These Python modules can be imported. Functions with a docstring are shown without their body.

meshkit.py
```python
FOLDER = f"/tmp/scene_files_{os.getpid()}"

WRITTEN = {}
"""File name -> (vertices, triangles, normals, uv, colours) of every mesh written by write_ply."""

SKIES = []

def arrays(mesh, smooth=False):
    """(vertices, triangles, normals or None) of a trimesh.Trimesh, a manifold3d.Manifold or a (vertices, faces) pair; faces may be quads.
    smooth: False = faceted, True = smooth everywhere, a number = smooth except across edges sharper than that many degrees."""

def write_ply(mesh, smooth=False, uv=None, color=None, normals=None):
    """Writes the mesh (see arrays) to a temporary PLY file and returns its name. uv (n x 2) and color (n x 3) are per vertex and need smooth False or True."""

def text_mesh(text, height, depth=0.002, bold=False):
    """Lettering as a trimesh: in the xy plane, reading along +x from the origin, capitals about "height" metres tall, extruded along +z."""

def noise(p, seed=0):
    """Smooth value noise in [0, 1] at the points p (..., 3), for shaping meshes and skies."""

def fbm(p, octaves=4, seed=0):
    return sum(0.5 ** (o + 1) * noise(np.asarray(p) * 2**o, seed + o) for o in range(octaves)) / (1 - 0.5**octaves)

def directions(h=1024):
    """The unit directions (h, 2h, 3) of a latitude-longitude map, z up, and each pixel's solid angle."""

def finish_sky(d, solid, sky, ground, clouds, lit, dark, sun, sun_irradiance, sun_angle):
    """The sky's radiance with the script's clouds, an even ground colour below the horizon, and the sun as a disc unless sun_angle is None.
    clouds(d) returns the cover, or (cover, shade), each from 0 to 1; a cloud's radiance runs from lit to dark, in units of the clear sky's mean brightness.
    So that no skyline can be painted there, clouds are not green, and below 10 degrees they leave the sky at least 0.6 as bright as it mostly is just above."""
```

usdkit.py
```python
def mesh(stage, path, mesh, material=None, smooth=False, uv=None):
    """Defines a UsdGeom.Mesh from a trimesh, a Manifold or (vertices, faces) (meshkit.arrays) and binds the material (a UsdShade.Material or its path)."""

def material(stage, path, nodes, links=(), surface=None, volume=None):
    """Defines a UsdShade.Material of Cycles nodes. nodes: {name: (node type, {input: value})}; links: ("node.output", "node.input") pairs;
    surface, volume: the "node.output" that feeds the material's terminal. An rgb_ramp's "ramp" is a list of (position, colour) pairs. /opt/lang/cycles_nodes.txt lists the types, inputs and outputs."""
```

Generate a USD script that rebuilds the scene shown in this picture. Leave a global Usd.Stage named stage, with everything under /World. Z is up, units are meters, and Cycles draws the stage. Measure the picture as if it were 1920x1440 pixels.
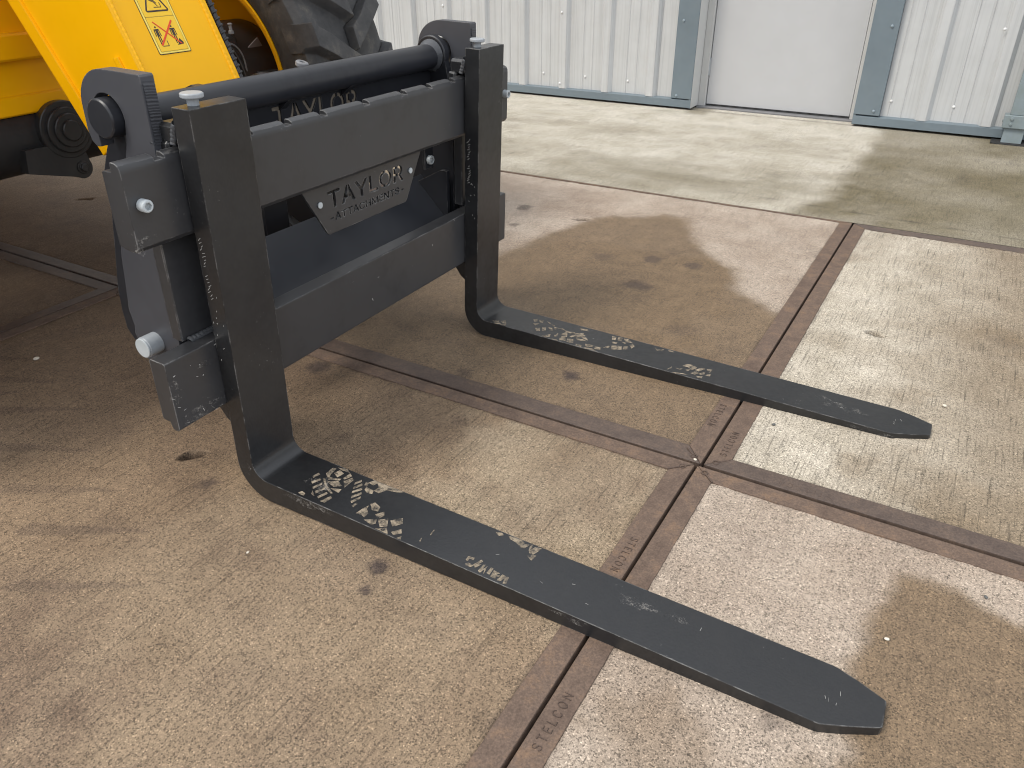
import math, random
import numpy as np
import trimesh, shapely
import manifold3d as m3
from shapely.geometry import Polygon, LineString, box as sbox
from shapely.ops import unary_union
from shapely import affinity
import usdkit, meshkit
from pxr import Usd, UsdGeom, UsdLux, UsdShade, Gf, Sdf, Vt

PI = math.pi
rng = random.Random(7)
stage = Usd.Stage.CreateInMemory()
UsdGeom.SetStageUpAxis(stage, 'Z')
UsdGeom.SetStageMetersPerUnit(stage, 1.0)
world = UsdGeom.Xform.Define(stage, '/World')
stage.SetDefaultPrim(world.GetPrim())
UsdGeom.Scope.Define(stage, '/World/Looks')

# ---------------------------------------------------------------- camera
CAM_R = np.array([[0.86117354, -0.25151885, 0.44172209], [0.50825345, 0.43915449, -0.74082505], [-0.00765278, 0.86248571, 0.50602355]])
CAM_C = np.array([0.34940859, -1.37802179, 1.00979261])
cam = UsdGeom.Camera.Define(stage, '/World/camera')
cm = np.eye(4); cm[:3, :3] = CAM_R; cm[:3, 3] = CAM_C
cam.AddTransformOp().Set(Gf.Matrix4d(*cm.T.ravel().tolist()))
cam.CreateHorizontalApertureAttr(36.0)
cam.CreateVerticalApertureAttr(27.0)
cam.CreateFocalLengthAttr(36.0 * 1434.963 / 1920.0)
cam.CreateClippingRangeAttr(Gf.Vec2f(0.02, 500.0))
cam.CreateExposureAttr(1.0)

# ---------------------------------------------------------------- sky (bright overcast) and the veiled sun
SUN_DIR = np.array([-0.45, -0.75, 0.0]); SUN_EL = math.radians(55)
SUN_DIR = SUN_DIR / np.linalg.norm(SUN_DIR) * math.cos(SUN_EL); SUN_DIR[2] = math.sin(SUN_EL)
usdkit.material(stage, '/World/Looks/overcast_sky', {
    'tc': ('texture_coordinate', {}),
    'sky': ('sky_texture', {'sky_type': 'single_scattering', 'sun_disc': False, 'sun_elevation': SUN_EL, 'sun_rotation': math.atan2(SUN_DIR[0], SUN_DIR[1]), 'altitude': 50.0, 'air_density': 1.0, 'aerosol_density': 2.0}),
    'n': ('noise_texture', {'scale': 2.2, 'detail': 5.0, 'roughness': 0.55}),
    'cover': ('rgb_ramp', {'ramp': [(0.0, (0.72,) * 3), (0.42, (0.8,) * 3), (0.6, (0.98,) * 3), (1.0, (1.0,) * 3)]}),
    'tone': ('rgb_ramp', {'ramp': [(0.0, (8.7, 9.1, 9.8)), (0.45, (7.4, 7.7, 8.2)), (0.7, (5.7, 6.0, 6.5)), (1.0, (4.9, 5.2, 5.7))]}),
    'mix': ('mix_color', {'use_clamp': False}),
    'bg': ('background_shader', {'strength': 0.1}),
}, [('tc.generated', 'n.vector'), ('n.fac', 'cover.fac'), ('n.fac', 'tone.fac'), ('cover.color', 'mix.fac'), ('sky.color', 'mix.a'), ('tone.color', 'mix.b'), ('mix.result', 'bg.color')], surface='bg.background')
dome = UsdLux.DomeLight.Define(stage, '/World/sky')
UsdShade.MaterialBindingAPI.Apply(dome.GetPrim()).Bind(UsdShade.Material.Get(stage, '/World/Looks/overcast_sky'))
dome.GetPrim().SetCustomDataByKey('kind', 'structure')
dome.GetPrim().SetCustomDataByKey('label', 'bright overcast sky above the yard')
sun = UsdLux.DistantLight.Define(stage, '/World/sun')
sun.CreateNormalizeAttr(True); sun.CreateIntensityAttr(0.34); sun.CreateAngleAttr(18.0); sun.CreateColorAttr(Gf.Vec3f(1.0, 0.94, 0.85))
z = SUN_DIR; xx = np.cross([0, 0, 1], z); xx /= np.linalg.norm(xx); yy = np.cross(z, xx)
sm = np.eye(4); sm[:3, 0], sm[:3, 1], sm[:3, 2] = xx, yy, z
sun.AddTransformOp().Set(Gf.Matrix4d(*sm.T.ravel().tolist()))

# ---------------------------------------------------------------- helpers
used = {}
def numbered(path):
    k = used.get(path, 0); used[path] = k + 1
    return path if k == 0 else f'{path}_{k:03d}'

def keys(prim, label=None, cat=None, group=None, kind=None):
    for k, v in (('label', label), ('category', cat), ('group', group), ('kind', kind)):
        if v: prim.SetCustomDataByKey(k, v)
    return prim

class Thing:
    """A thing's Xform at its base; parts are given in world coordinates (or in frame M) and stored relative to it."""
    def __init__(s, name, label, cat=None, base=None, group=None, kind=None, parent='/World'):
        s.path = numbered(f'{parent}/{name}')
        s.M = np.eye(4) if base is None else np.array(base, float)
        s.inv = np.linalg.inv(s.M)
        x = UsdGeom.Xform.Define(stage, s.path)
        x.AddTransformOp().Set(Gf.Matrix4d(*s.M.T.ravel().tolist()))
        keys(x.GetPrim(), label, cat, group, kind)

def T(mesh, M):
    m = mesh.copy(); m.apply_transform(M); return m

def as_tri(mesh):
    if hasattr(mesh, 'to_mesh'):
        q = mesh.to_mesh(); return trimesh.Trimesh(q.vert_properties[:, :3], q.tri_verts, process=False)
    return mesh

def part(thing, name, mesh, mat, frame=None, under=None, smooth=False, label=None, kind=None):
    mesh = as_tri(mesh)
    M = thing.inv if frame is None else thing.inv @ frame
    path = numbered(f'{under or thing.path}/{name}')
    p = usdkit.mesh(stage, path, T(mesh, M), MAT[mat] if isinstance(mat, str) else mat, smooth)
    keys(p.GetPrim(), label, None, None, kind)
    return path

def cat(*ms): return trimesh.util.concatenate([as_tri(m) for m in ms])

def box(a0, a1, b0, b1, c0, c1):
    m = trimesh.creation.box([a1 - a0, b1 - b0, c1 - c0]); m.apply_translation([(a0 + a1) / 2, (b0 + b1) / 2, (c0 + c1) / 2]); return m

def cbox(a0, a1, b0, b1, c0, c1, r=0.003):
    """box with chamfered edges"""
    pts = []
    for i in (0, 1):
        for j in (0, 1):
            for k in (0, 1):
                p = np.array([(a0, a1)[i], (b0, b1)[j], (c0, c1)[k]]); d = np.array([1 - 2 * i, 1 - 2 * j, 1 - 2 * k]) * r
                for ax in range(3):
                    q = p + d; q[ax] = p[ax]; pts.append(q)
    return trimesh.Trimesh(pts).convex_hull

def extr(poly, h):
    gs = getattr(poly, 'geoms', [poly])
    return cat(*[trimesh.creation.extrude_polygon(g, h, engine='earcut') for g in gs if g.area > 1e-9])

def prism_v(poly, v0, v1):
    """polygon in (u, w) extruded along v"""
    if not hasattr(poly, 'exterior') and not hasattr(poly, 'geoms'): poly = Polygon(poly)
    m = extr(poly, v1 - v0); V = m.vertices.copy()
    m.vertices = np.stack([V[:, 0], V[:, 2] + v0, V[:, 1]], 1); m.invert(); return m

def prism_u(poly, u0, u1):
    """polygon in (v, w) extruded along u"""
    if not hasattr(poly, 'exterior') and not hasattr(poly, 'geoms'): poly = Polygon(poly)
    m = extr(poly, u1 - u0); V = m.vertices.copy()
    m.vertices = np.stack([V[:, 2] + u0, V[:, 0], V[:, 1]], 1); return m

def prism_w(poly, w0, w1):
    if not hasattr(poly, 'exterior') and not hasattr(poly, 'geoms'): poly = Polygon(poly)
    m = extr(poly, w1 - w0); m.apply_translation([0, 0, w0]); return m

def man(m): 
    m = m.copy(); m.merge_vertices()
    return m3.Manifold(m3.Mesh(np.asarray(m.vertices, np.float32), np.asarray(m.faces, np.uint32)))

def cyl(p0, p1, r, n=32, r2=None):
    p0, p1 = np.array(p0, float), np.array(p1, float); d = p1 - p0; L = np.linalg.norm(d); d /= L
    a = np.cross(d, [0, 0, 1.0]) if abs(d[2]) < .9 else np.cross(d, [1.0, 0, 0]); a /= np.linalg.norm(a); b = np.cross(d, a)
    r2 = r if r2 is None else r2
    c = min(0.0025, r * .15, L * .2)
    rings = [(0, r - c), (c, r), (L - c, r2), (L, r2 - c)]
    th = np.arange(n) / n * 2 * PI
    V = [p0]; F = []
    for t, q in rings: V += [p0 + d * t + q * (a * math.cos(x) + b * math.sin(x)) for x in th]
    V.append(p1)
    for k in range(len(rings) - 1):
        for i in range(n):
            j = (i + 1) % n; s = 1 + k * n
            F += [[s + i, s + n + j, s + n + i], [s + i, s + j, s + n + j]]
    for i in range(n):
        j = (i + 1) % n; F += [[0, 1 + j, 1 + i], [len(V) - 1, 1 + 3 * n + i, 1 + 3 * n + j]]
    m = trimesh.Trimesh(V, F, process=False); m.fix_normals(); return m

def tube(pts, r, n=10):
    pts = np.array(pts, float); tan = np.gradient(pts, axis=0); tan /= np.linalg.norm(tan, axis=1)[:, None]
    a = np.cross(tan[0], [0.3, 0.2, 0.93]); a /= np.linalg.norm(a); V = []; F = []
    for i, (p, t) in enumerate(zip(pts, tan)):
        a = a - t * (a @ t); a /= np.linalg.norm(a); b = np.cross(t, a)
        V += [p + r * (a * math.cos(x) + b * math.sin(x)) for x in np.arange(n) / n * 2 * PI]
    for i in range(len(pts) - 1):
        for k in range(n):
            j = (k + 1) % n; F += [[i * n + k, i * n + j, (i + 1) * n + j], [i * n + k, (i + 1) * n + j, (i + 1) * n + k]]
    m = trimesh.Trimesh(V, F, process=False); m.fix_normals(); return m

def revolve_v(profile, n=72, closed=True):
    """profile of (r, v) around the v axis"""
    P = np.array(profile, float); k = len(P); V = []; F = []
    for i in range(n):
        t = i / n * 2 * PI
        V += [[r * math.cos(t), v, r * math.sin(t)] for r, v in P]
    for i in range(n):
        j = (i + 1) % n
        for a in range(k if closed else k - 1):
            b = (a + 1) % k; F += [[i * k + a, j * k + a, j * k + b], [i * k + a, j * k + b, i * k + b]]
    m = trimesh.Trimesh(V, F, process=False); m.fix_normals(); return m

def letters(text, height, bold=True):
    m = meshkit.text_mesh(text, height, 0.002, bold)
    tri = m.triangles[m.face_normals[:, 2] > .9][:, :, :2]
    return unary_union([Polygon(t).buffer(1e-5) for t in tri if Polygon(t).area > 1e-10]).buffer(-1e-5)

def fit(poly, x0, x1, y0, y1):
    a = poly.bounds; p = affinity.translate(poly, -a[0], -a[1])
    p = affinity.scale(p, (x1 - x0) / (a[2] - a[0]), (y1 - y0) / (a[3] - a[1]), origin=(0, 0)); return affinity.translate(p, x0, y0)

def frame(origin, X, Y):
    X, Y = np.array(X, float), np.array(Y, float); M = np.eye(4); M[:3, 0], M[:3, 1], M[:3, 2], M[:3, 3] = X, Y, np.cross(X, Y), origin; return M

# ---------------------------------------------------------------- materials
def pieces(thing, name, meshes, mat, **k):
    for m in meshes: part(thing, name, m, mat, **k)

MAT = {}
def look(name, nodes, links, surface='p.BSDF'):
    MAT[name] = usdkit.material(stage, f'/World/Looks/{name}', nodes, links, surface); return MAT[name]

def paint(name, col, rough, wear=0.0, wear_col=(.45, .44, .42), specks=0.0, bump=0.06, scale=300.0, var=0.12, spec=0.5, bevel=0.0025, dust=0.0, dust_col=(.3, .26, .2), coat=0.0, streak=0.0):
    """painted metal: mottled tone, orange-peel relief, softly rounded edges, worn edges and chips"""
    c = np.array(col)
    N = {'g': ('geometry', {}), 'n1': ('noise_texture', {'scale': 6.0, 'detail': 6.0, 'roughness': .65}), 'r1': ('rgb_ramp', {'ramp': [(.3, tuple(c * (1 - var))), (.7, tuple(c * (1 + var)))]}),
         'bev': ('bevel', {'samples': 4, 'radius': bevel}), 'n2': ('noise_texture', {'scale': scale, 'detail': 3.0}), 'b': ('bump', {'strength': bump, 'distance': 0.002}),
         'rr': ('map_range', {'from_min': .3, 'from_max': .7, 'to_min': rough - .07, 'to_max': rough + .09}), 'p': ('principled_bsdf', {'specular_ior_level': spec, 'coat_weight': coat, 'coat_roughness': .12})}
    Lk = [('g.position', 'n1.vector'), ('n1.fac', 'r1.fac'), ('g.position', 'n2.vector'), ('n2.fac', 'b.height'), ('bev.bevel', 'b.normal'), ('b.normal', 'p.normal'), ('n1.fac', 'rr.value'), ('rr.result', 'p.roughness')]
    out = 'r1.color'
    if dust:
        N.update({'nd': ('noise_texture', {'scale': 11.0, 'detail': 8.0, 'roughness': .75}), 'rd': ('rgb_ramp', {'ramp': [(.45, (0,) * 3), (.75, (dust,) * 3)]}), 'md': ('mix_color', {'b': dust_col})})
        Lk += [('g.position', 'nd.vector'), ('nd.fac', 'rd.fac'), ('rd.color', 'md.fac'), (out, 'md.a')]; out = 'md.result'
    if streak:
        N.update({'ms_': ('mapping', {'scale': (70.0, 70.0, .9)}), 'nst': ('noise_texture', {'scale': 1.0, 'detail': 5.0, 'roughness': .65}), 'rst': ('rgb_ramp', {'ramp': [(.3, (1 - streak * 1.6,) * 3), (.52, (1,) * 3), (.8, (1 + streak * .4,) * 3)]}), 'mst': ('mix_color', {'blend_type': 'multiply', 'fac': 1.0, 'use_clamp': False})})
        Lk += [('g.position', 'ms_.vector'), ('ms_.vector', 'nst.vector'), ('nst.fac', 'rst.fac'), (out, 'mst.a'), ('rst.color', 'mst.b')]; out = 'mst.result'
    if specks:
        N.update({'ns': ('noise_texture', {'scale': 170.0, 'detail': 2.0, 'roughness': .5}), 'nc': ('noise_texture', {'scale': 9.0, 'detail': 3.0}), 'rc': ('rgb_ramp', {'ramp': [(.55, (0,) * 3), (.66, (1,) * 3)]}),
                  'rs': ('rgb_ramp', {'ramp': [(.70, (0,) * 3), (.74, (specks,) * 3)]}), 'mm': ('math', {'math_type': 'multiply'}), 'ms': ('mix_color', {'b': wear_col})})
        Lk += [('g.position', 'ns.vector'), ('g.position', 'nc.vector'), ('ns.fac', 'rs.fac'), ('nc.fac', 'rc.fac'), ('rs.color', 'mm.value1'), ('rc.color', 'mm.value2'), ('mm.value', 'ms.fac'), (out, 'ms.a')]; out = 'ms.result'
    if wear:
        N.update({'bw': ('bevel', {'samples': 4, 'radius': .003}), 'dot': ('vector_math', {'math_type': 'dot_product'}), 'rw': ('rgb_ramp', {'ramp': [(.86, (1,) * 3), (.985, (0,) * 3)]}),
                  'nw': ('noise_texture', {'scale': 24.0, 'detail': 6.0, 'roughness': .7}), 'rn': ('rgb_ramp', {'ramp': [(.47, (0,) * 3), (.62, (wear,) * 3)]}), 'mw': ('math', {'math_type': 'multiply'}), 'mc': ('mix_color', {'b': wear_col})})
        Lk += [('bw.bevel', 'dot.vector1'), ('g.normal', 'dot.vector2'), ('dot.value', 'rw.fac'), ('g.position', 'nw.vector'), ('nw.fac', 'rn.fac'), ('rw.color', 'mw.value1'), ('rn.color', 'mw.value2'), ('mw.value', 'mc.fac'), (out, 'mc.a')]; out = 'mc.result'
    Lk.append((out, 'p.base_color'))
    return look(name, N, Lk)

paint('fork_paint', (.009, .0092, .0098), .30, wear=.5, specks=.3, bump=.10, scale=220, dust=.012, spec=.6)
paint('carriage_paint', (.018, .018, .0190), .36, wear=.6, specks=.15, bump=.06, scale=350, spec=.75)
paint('hook_paint', (.044, .045, .051), .46, wear=.3, bump=.05, scale=350)
paint('headstock_paint', (.011, .0115, .014), .36, wear=.3, bump=.05, scale=350)
paint('tube_paint', (.018, .0195, .024), .40, bump=.02)
paint('backing', (.55, .48, .38), .8)
paint('lit_letter_brown', (.20, .165, .125), .7)
paint('eye_paint', (.16, .16, .165), .45)
paint('axle_paint', (.016, .016, .016), .36, bump=.2, scale=90, dust=.12, dust_col=(.10, .085, .07))
paint('machine_yellow', (.84, .42, .0005), .38, bump=.03, scale=250, var=.03, bevel=.004, coat=.05, spec=.3)
paint('zinc', (.30, .32, .335), .36, bump=.12, scale=160, var=.25)
paint('bolt_zinc', (.40, .43, .44), .3, bump=.1, scale=200, var=.2)
paint('black_rubber_hose', (.02, .02, .022), .35, bump=.1)
paint('white_label', (.6, .6, .57), .5, bump=.02)
paint('sticker_yellow', (.82, .50, .02), .45, bump=.02, var=.03)
paint('sticker_border', (.86, .66, .12), .45, bump=.02, var=.03)
paint('sticker_black', (.035, .02, .012), .5, bump=.02)
paint('sticker_red', (.72, .06, .01), .5, bump=.02)
look('mud', {'g': ('geometry', {}), 'n': ('noise_texture', {'scale': 70.0, 'detail': 7.0, 'roughness': .75}), 'r': ('rgb_ramp', {'ramp': [(.36, (.10, .08, .057)), (.66, (.33, .27, .195))]}), 'k': ('rgb_ramp', {'ramp': [(.38, (0,) * 3), (.56, (1,) * 3)]}),
    'b': ('bump', {'strength': .5, 'distance': .002}), 't': ('transparent_bsdf', {}), 'p': ('principled_bsdf', {'roughness': .9}), 'm': ('mix_closure', {})},
    [('g.position', 'n.vector'), ('n.fac', 'r.fac'), ('n.fac', 'k.fac'), ('n.fac', 'b.height'), ('b.normal', 'p.normal'), ('r.color', 'p.base_color'), ('k.color', 'm.fac'), ('t.BSDF', 'm.closure1'), ('p.BSDF', 'm.closure2')], 'm.closure')
paint('scratch', (.50, .49, .46), .7, bump=.1)
paint('weld', (.05, .052, .056), .42, wear=.5, specks=.8, bump=.5, scale=130)
paint('cladding', (.47, .478, .475), .42, bump=.02, var=.035, dust=.12, dust_col=(.33, .32, .29), streak=.11)
paint('door_white', (.44, .445, .45), .45, bump=.03, var=.02, dust=.05, dust_col=(.3, .29, .27))
paint('frame_white', (.46, .46, .445), .45, bump=.03, var=.05)
paint('trim_blue', (.135, .170, .192), .42, bump=.03, var=.05, dust=.12, dust_col=(.25, .27, .26))
paint('column_blue', (.19, .23, .245), .5, bump=.05, var=.1, dust=.4, dust_col=(.13, .15, .10))
paint('screw_white', (.66, .66, .65), .3, bump=.02)
paint('screw_blue', (.22, .27, .30), .35, bump=.02)
paint('gasket', (.02, .02, .02), .7, bump=.02)
paint('cavity', (.03, .028, .025), .9, bump=.2)
paint('pebble_light', (.62, .56, .46), .8, bump=.3)
paint('pebble_dark', (.10, .10, .095), .8, bump=.3)

look('dust_patch', {'g': ('geometry', {}), 'n': ('noise_texture', {'scale': 330.0, 'detail': 4.0, 'roughness': .7}), 'n2': ('noise_texture', {'scale': 42.0, 'detail': 5.0, 'roughness': .7}), 'ad': ('math', {'math_type': 'multiply'}), 'k': ('rgb_ramp', {'ramp': [(.27, (0,) * 3), (.44, (.34,) * 3)]}),
    't': ('transparent_bsdf', {}), 'p': ('principled_bsdf', {'roughness': .85, 'base_color': (.36, .33, .29)}), 'm': ('mix_closure', {})},
    [('g.position', 'n.vector'), ('g.position', 'n2.vector'), ('n.fac', 'ad.value1'), ('n2.fac', 'ad.value2'), ('ad.value', 'k.fac'), ('k.color', 'm.fac'), ('t.BSDF', 'm.closure1'), ('p.BSDF', 'm.closure2')], 'm.closure')
look('rubber', {'g': ('geometry', {}), 'n': ('noise_texture', {'scale': 14.0, 'detail': 8.0, 'roughness': .7}), 'r': ('rgb_ramp', {'ramp': [(.36, (.028, .028, .029)), (.56, (.050, .049, .048)), (.72, (.11, .10, .085))]}),
    'n2': ('noise_texture', {'scale': 160.0, 'detail': 4.0}), 'bev': ('bevel', {'samples': 4, 'radius': .006}), 'b': ('bump', {'strength': .25, 'distance': .002}), 'p': ('principled_bsdf', {'roughness': .62})},
    [('g.position', 'n.vector'), ('n.fac', 'r.fac'), ('r.color', 'p.base_color'), ('g.position', 'n2.vector'), ('n2.fac', 'b.height'), ('bev.bevel', 'b.normal'), ('b.normal', 'p.normal')])
look('cab_glass', {'t': ('transparent_bsdf', {'color': (.75, .8, .8)}), 'gl': ('glossy_bsdf', {'roughness': .02}), 'f': ('fresnel', {'IOR': 1.5}), 'm': ('mix_closure', {})}, [('f.fac', 'm.fac'), ('t.BSDF', 'm.closure1'), ('gl.BSDF', 'm.closure2')], 'm.closure')

def steel(name, c0, c1, c2, wetr=.72):
    look(name, {'g': ('geometry', {}), 'n': ('noise_texture', {'scale': 17.0, 'detail': 9.0, 'roughness': .78}), 'r': ('rgb_ramp', {'ramp': [(.30, c0), (.52, c1), (.74, c2)]}),
        'n2': ('noise_texture', {'scale': 260.0, 'detail': 4.0, 'roughness': .7}), 'r2': ('rgb_ramp', {'ramp': [(.3, (.62,) * 3), (.55, (1,) * 3), (.75, (1.35,) * 3)]}), 'mu': ('mix_color', {'blend_type': 'multiply', 'fac': 1.0, 'use_clamp': False}),
        'bev': ('bevel', {'samples': 4, 'radius': .003}), 'b': ('bump', {'strength': .35, 'distance': .0015}), 'p': ('principled_bsdf', {'roughness': wetr, 'specular_ior_level': .4})},
        [('g.position', 'n.vector'), ('n.fac', 'r.fac'), ('g.position', 'n2.vector'), ('n2.fac', 'r2.fac'), ('r.color', 'mu.a'), ('r2.color', 'mu.b'), ('mu.result', 'p.base_color'), ('n2.fac', 'b.height'), ('bev.bevel', 'b.normal'), ('b.normal', 'p.normal')])
steel('rusty_steel', (.085, .056, .041), (.135, .092, .067), (.22, .135, .08))
steel('damp_shade_steel', (.062, .043, .035), (.098, .070, .055), (.15, .10, .07), .45)
steel('stamped_steel', (.075, .050, .039), (.105, .072, .055), (.14, .092, .065))

# concrete: mesh primvar "marks" = (damp and painted shade, dark oil or dirt, pale bloom)
def concrete(name, tan0, tan1, pale0, pale1, damp, broom=1.0):
    look(name, {
        'g': ('geometry', {}), 'at': ('attribute', {'attribute': 'marks'}), 'sep': ('separate_color', {}),
        'n1': ('noise_texture', {'scale': 5.0, 'detail': 7.0, 'roughness': .65}), 'tan': ('rgb_ramp', {'ramp': [(.34, tan0), (.66, tan1)]}), 'pale': ('rgb_ramp', {'ramp': [(.34, pale0), (.64, pale1)]}), 'm1': ('mix_color', {}),
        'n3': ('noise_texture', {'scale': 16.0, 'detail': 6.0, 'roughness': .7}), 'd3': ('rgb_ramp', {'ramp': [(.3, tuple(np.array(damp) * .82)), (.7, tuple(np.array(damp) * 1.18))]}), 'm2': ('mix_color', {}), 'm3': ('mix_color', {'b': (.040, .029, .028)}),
        # sand and aggregate grains
        'v': ('voronoi_texture', {'scale': 430.0}), 'sv': ('separate_color', {}), 'rv': ('rgb_ramp', {'ramp': [(0, (.40,) * 3), (.12, (.52,) * 3), (.28, (.88,) * 3), (.80, (1.06,) * 3), (.93, (1.22,) * 3), (.98, (1.5,) * 3), (1, (1.8,) * 3)]}),
        'n4': ('noise_texture', {'scale': 620.0, 'detail': 2.0}), 'r4': ('rgb_ramp', {'ramp': [(.30, (.60,) * 3), (.5, (1,) * 3), (.72, (1.30,) * 3)]}),
        'v2': ('voronoi_texture', {'scale': 95.0, 'randomness': 1.0}), 'r5': ('rgb_ramp', {'ramp': [(0, (.33,) * 3), (.13, (.45,) * 3), (.2, (1,) * 3)]}), 'sv2': ('separate_color', {}), 'k2': ('math', {'math_type': 'greater_than', 'value2': .84}), 'pit': ('mix_color', {'a': (1, 1, 1)}),
        # drag-brushed grooves along y
        'map': ('mapping', {'scale': (230.0, 7.0, 1.0)}), 'n5': ('noise_texture', {'scale': 1.0, 'detail': 3.0, 'roughness': .6, 'distortion': .15}), 'r5b': ('rgb_ramp', {'ramp': [(.28, (1 - .45 * broom,) * 3), (.46, (1,) * 3), (1, (1.05,) * 3)]}),
        'x1': ('mix_color', {'blend_type': 'multiply', 'fac': 1.0, 'use_clamp': False}), 'x2': ('mix_color', {'blend_type': 'multiply', 'fac': .8, 'use_clamp': False}), 'x3': ('mix_color', {'blend_type': 'multiply', 'fac': 1.0, 'use_clamp': False}), 'x4': ('mix_color', {'blend_type': 'multiply', 'fac': 1.0, 'use_clamp': False}),
        'hsum': ('math', {'math_type': 'multiply_add', 'value2': .5}), 'b': ('bump', {'strength': .4, 'distance': .0018}), 'b2': ('bump', {'strength': .28 * broom, 'distance': .0015}),
        'rough': ('map_range', {'from_min': 0, 'from_max': 1, 'to_min': .88, 'to_max': .62}), 'p': ('principled_bsdf', {'specular_ior_level': .35}),
    }, [('at.color', 'sep.color'), ('g.position', 'n1.vector'), ('n1.fac', 'tan.fac'), ('n1.fac', 'pale.fac'), ('sep.b', 'm1.fac'), ('tan.color', 'm1.a'), ('pale.color', 'm1.b'),
        ('g.position', 'n3.vector'), ('n3.fac', 'd3.fac'), ('sep.r', 'm2.fac'), ('m1.result', 'm2.a'), ('d3.color', 'm2.b'), ('sep.g', 'm3.fac'), ('m2.result', 'm3.a'),
        ('g.position', 'v.vector'), ('v.color', 'sv.color'), ('sv.r', 'rv.fac'), ('m3.result', 'x1.a'), ('rv.color', 'x1.b'), ('g.position', 'n4.vector'), ('n4.fac', 'r4.fac'), ('x1.result', 'x2.a'), ('r4.color', 'x2.b'),
        ('g.position', 'v2.vector'), ('v2.distance', 'r5.fac'), ('v2.color', 'sv2.color'), ('sv2.g', 'k2.value1'), ('k2.value', 'pit.fac'), ('r5.color', 'pit.b'), ('x2.result', 'x3.a'), ('pit.result', 'x3.b'),
        ('g.position', 'map.vector'), ('map.vector', 'n5.vector'), ('n5.fac', 'r5b.fac'), ('x3.result', 'x4.a'), ('r5b.color', 'x4.b'), ('x4.result', 'p.base_color'),
        ('n4.fac', 'hsum.value1'), ('sv.r', 'hsum.value3'), ('hsum.value', 'b.height'), ('n5.fac', 'b2.height'), ('b.normal', 'b2.normal'), ('b2.normal', 'p.normal'), ('sep.r', 'rough.value'), ('rough.result', 'p.roughness')])
concrete('concrete_brown', (.180, .123, .076), (.240, .168, .105), (.30, .236, .158), (.385, .313, .222), (.150, .102, .066), 1.0)
concrete('concrete_pale', (.225, .175, .12), (.27, .216, .152), (.375, .326, .252), (.51, .455, .37), (.175, .124, .072), 1.3)
concrete('concrete_pink', (.245, .182, .132), (.295, .228, .170), (.335, .27, .213), (.435, .365, .295), (.165, .113, .066), .5)
concrete('concrete_apron', (.24, .205, .14), (.305, .264, .19), (.44, .402, .325), (.57, .532, .455), (.150, .124, .072), .9)

# ================================================================ SETTING
def fb(X, Y, s, seed, oct=4): return meshkit.fbm(np.stack([X * s, Y * s, np.zeros_like(X)], -1), oct, seed) - .5

def soft_poly(X, Y, pts, width, amp=.05, scale=7.0, seed=1):
    """1 inside the polygon, 0 outside, with an irregular soft border"""
    P = Polygon(pts); shapely.prepare(P); q = shapely.points(X, Y)
    d = shapely.distance(q, P.exterior); d = np.where(shapely.contains(P, q), d, -d)
    d = d + amp * 2 * fb(X, Y, scale, seed) + amp * .5 * fb(X, Y, scale * 6, seed + 9)
    t = np.clip(d / width + .5, 0, 1); return t * t * (3 - 2 * t)

def blob(X, Y, x, y, r, seed=3, rough=.55, sx=1.0):
    d = np.hypot((X - x) / sx, Y - y) / r + rough * 2 * fb(X - x, Y - y, 1.1 / r, seed) + rough * fb(X - x, Y - y, 5 / r, seed + 1)
    t = np.clip((1.15 - d) / .75, 0, 1); return t * t * (3 - 2 * t)

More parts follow.
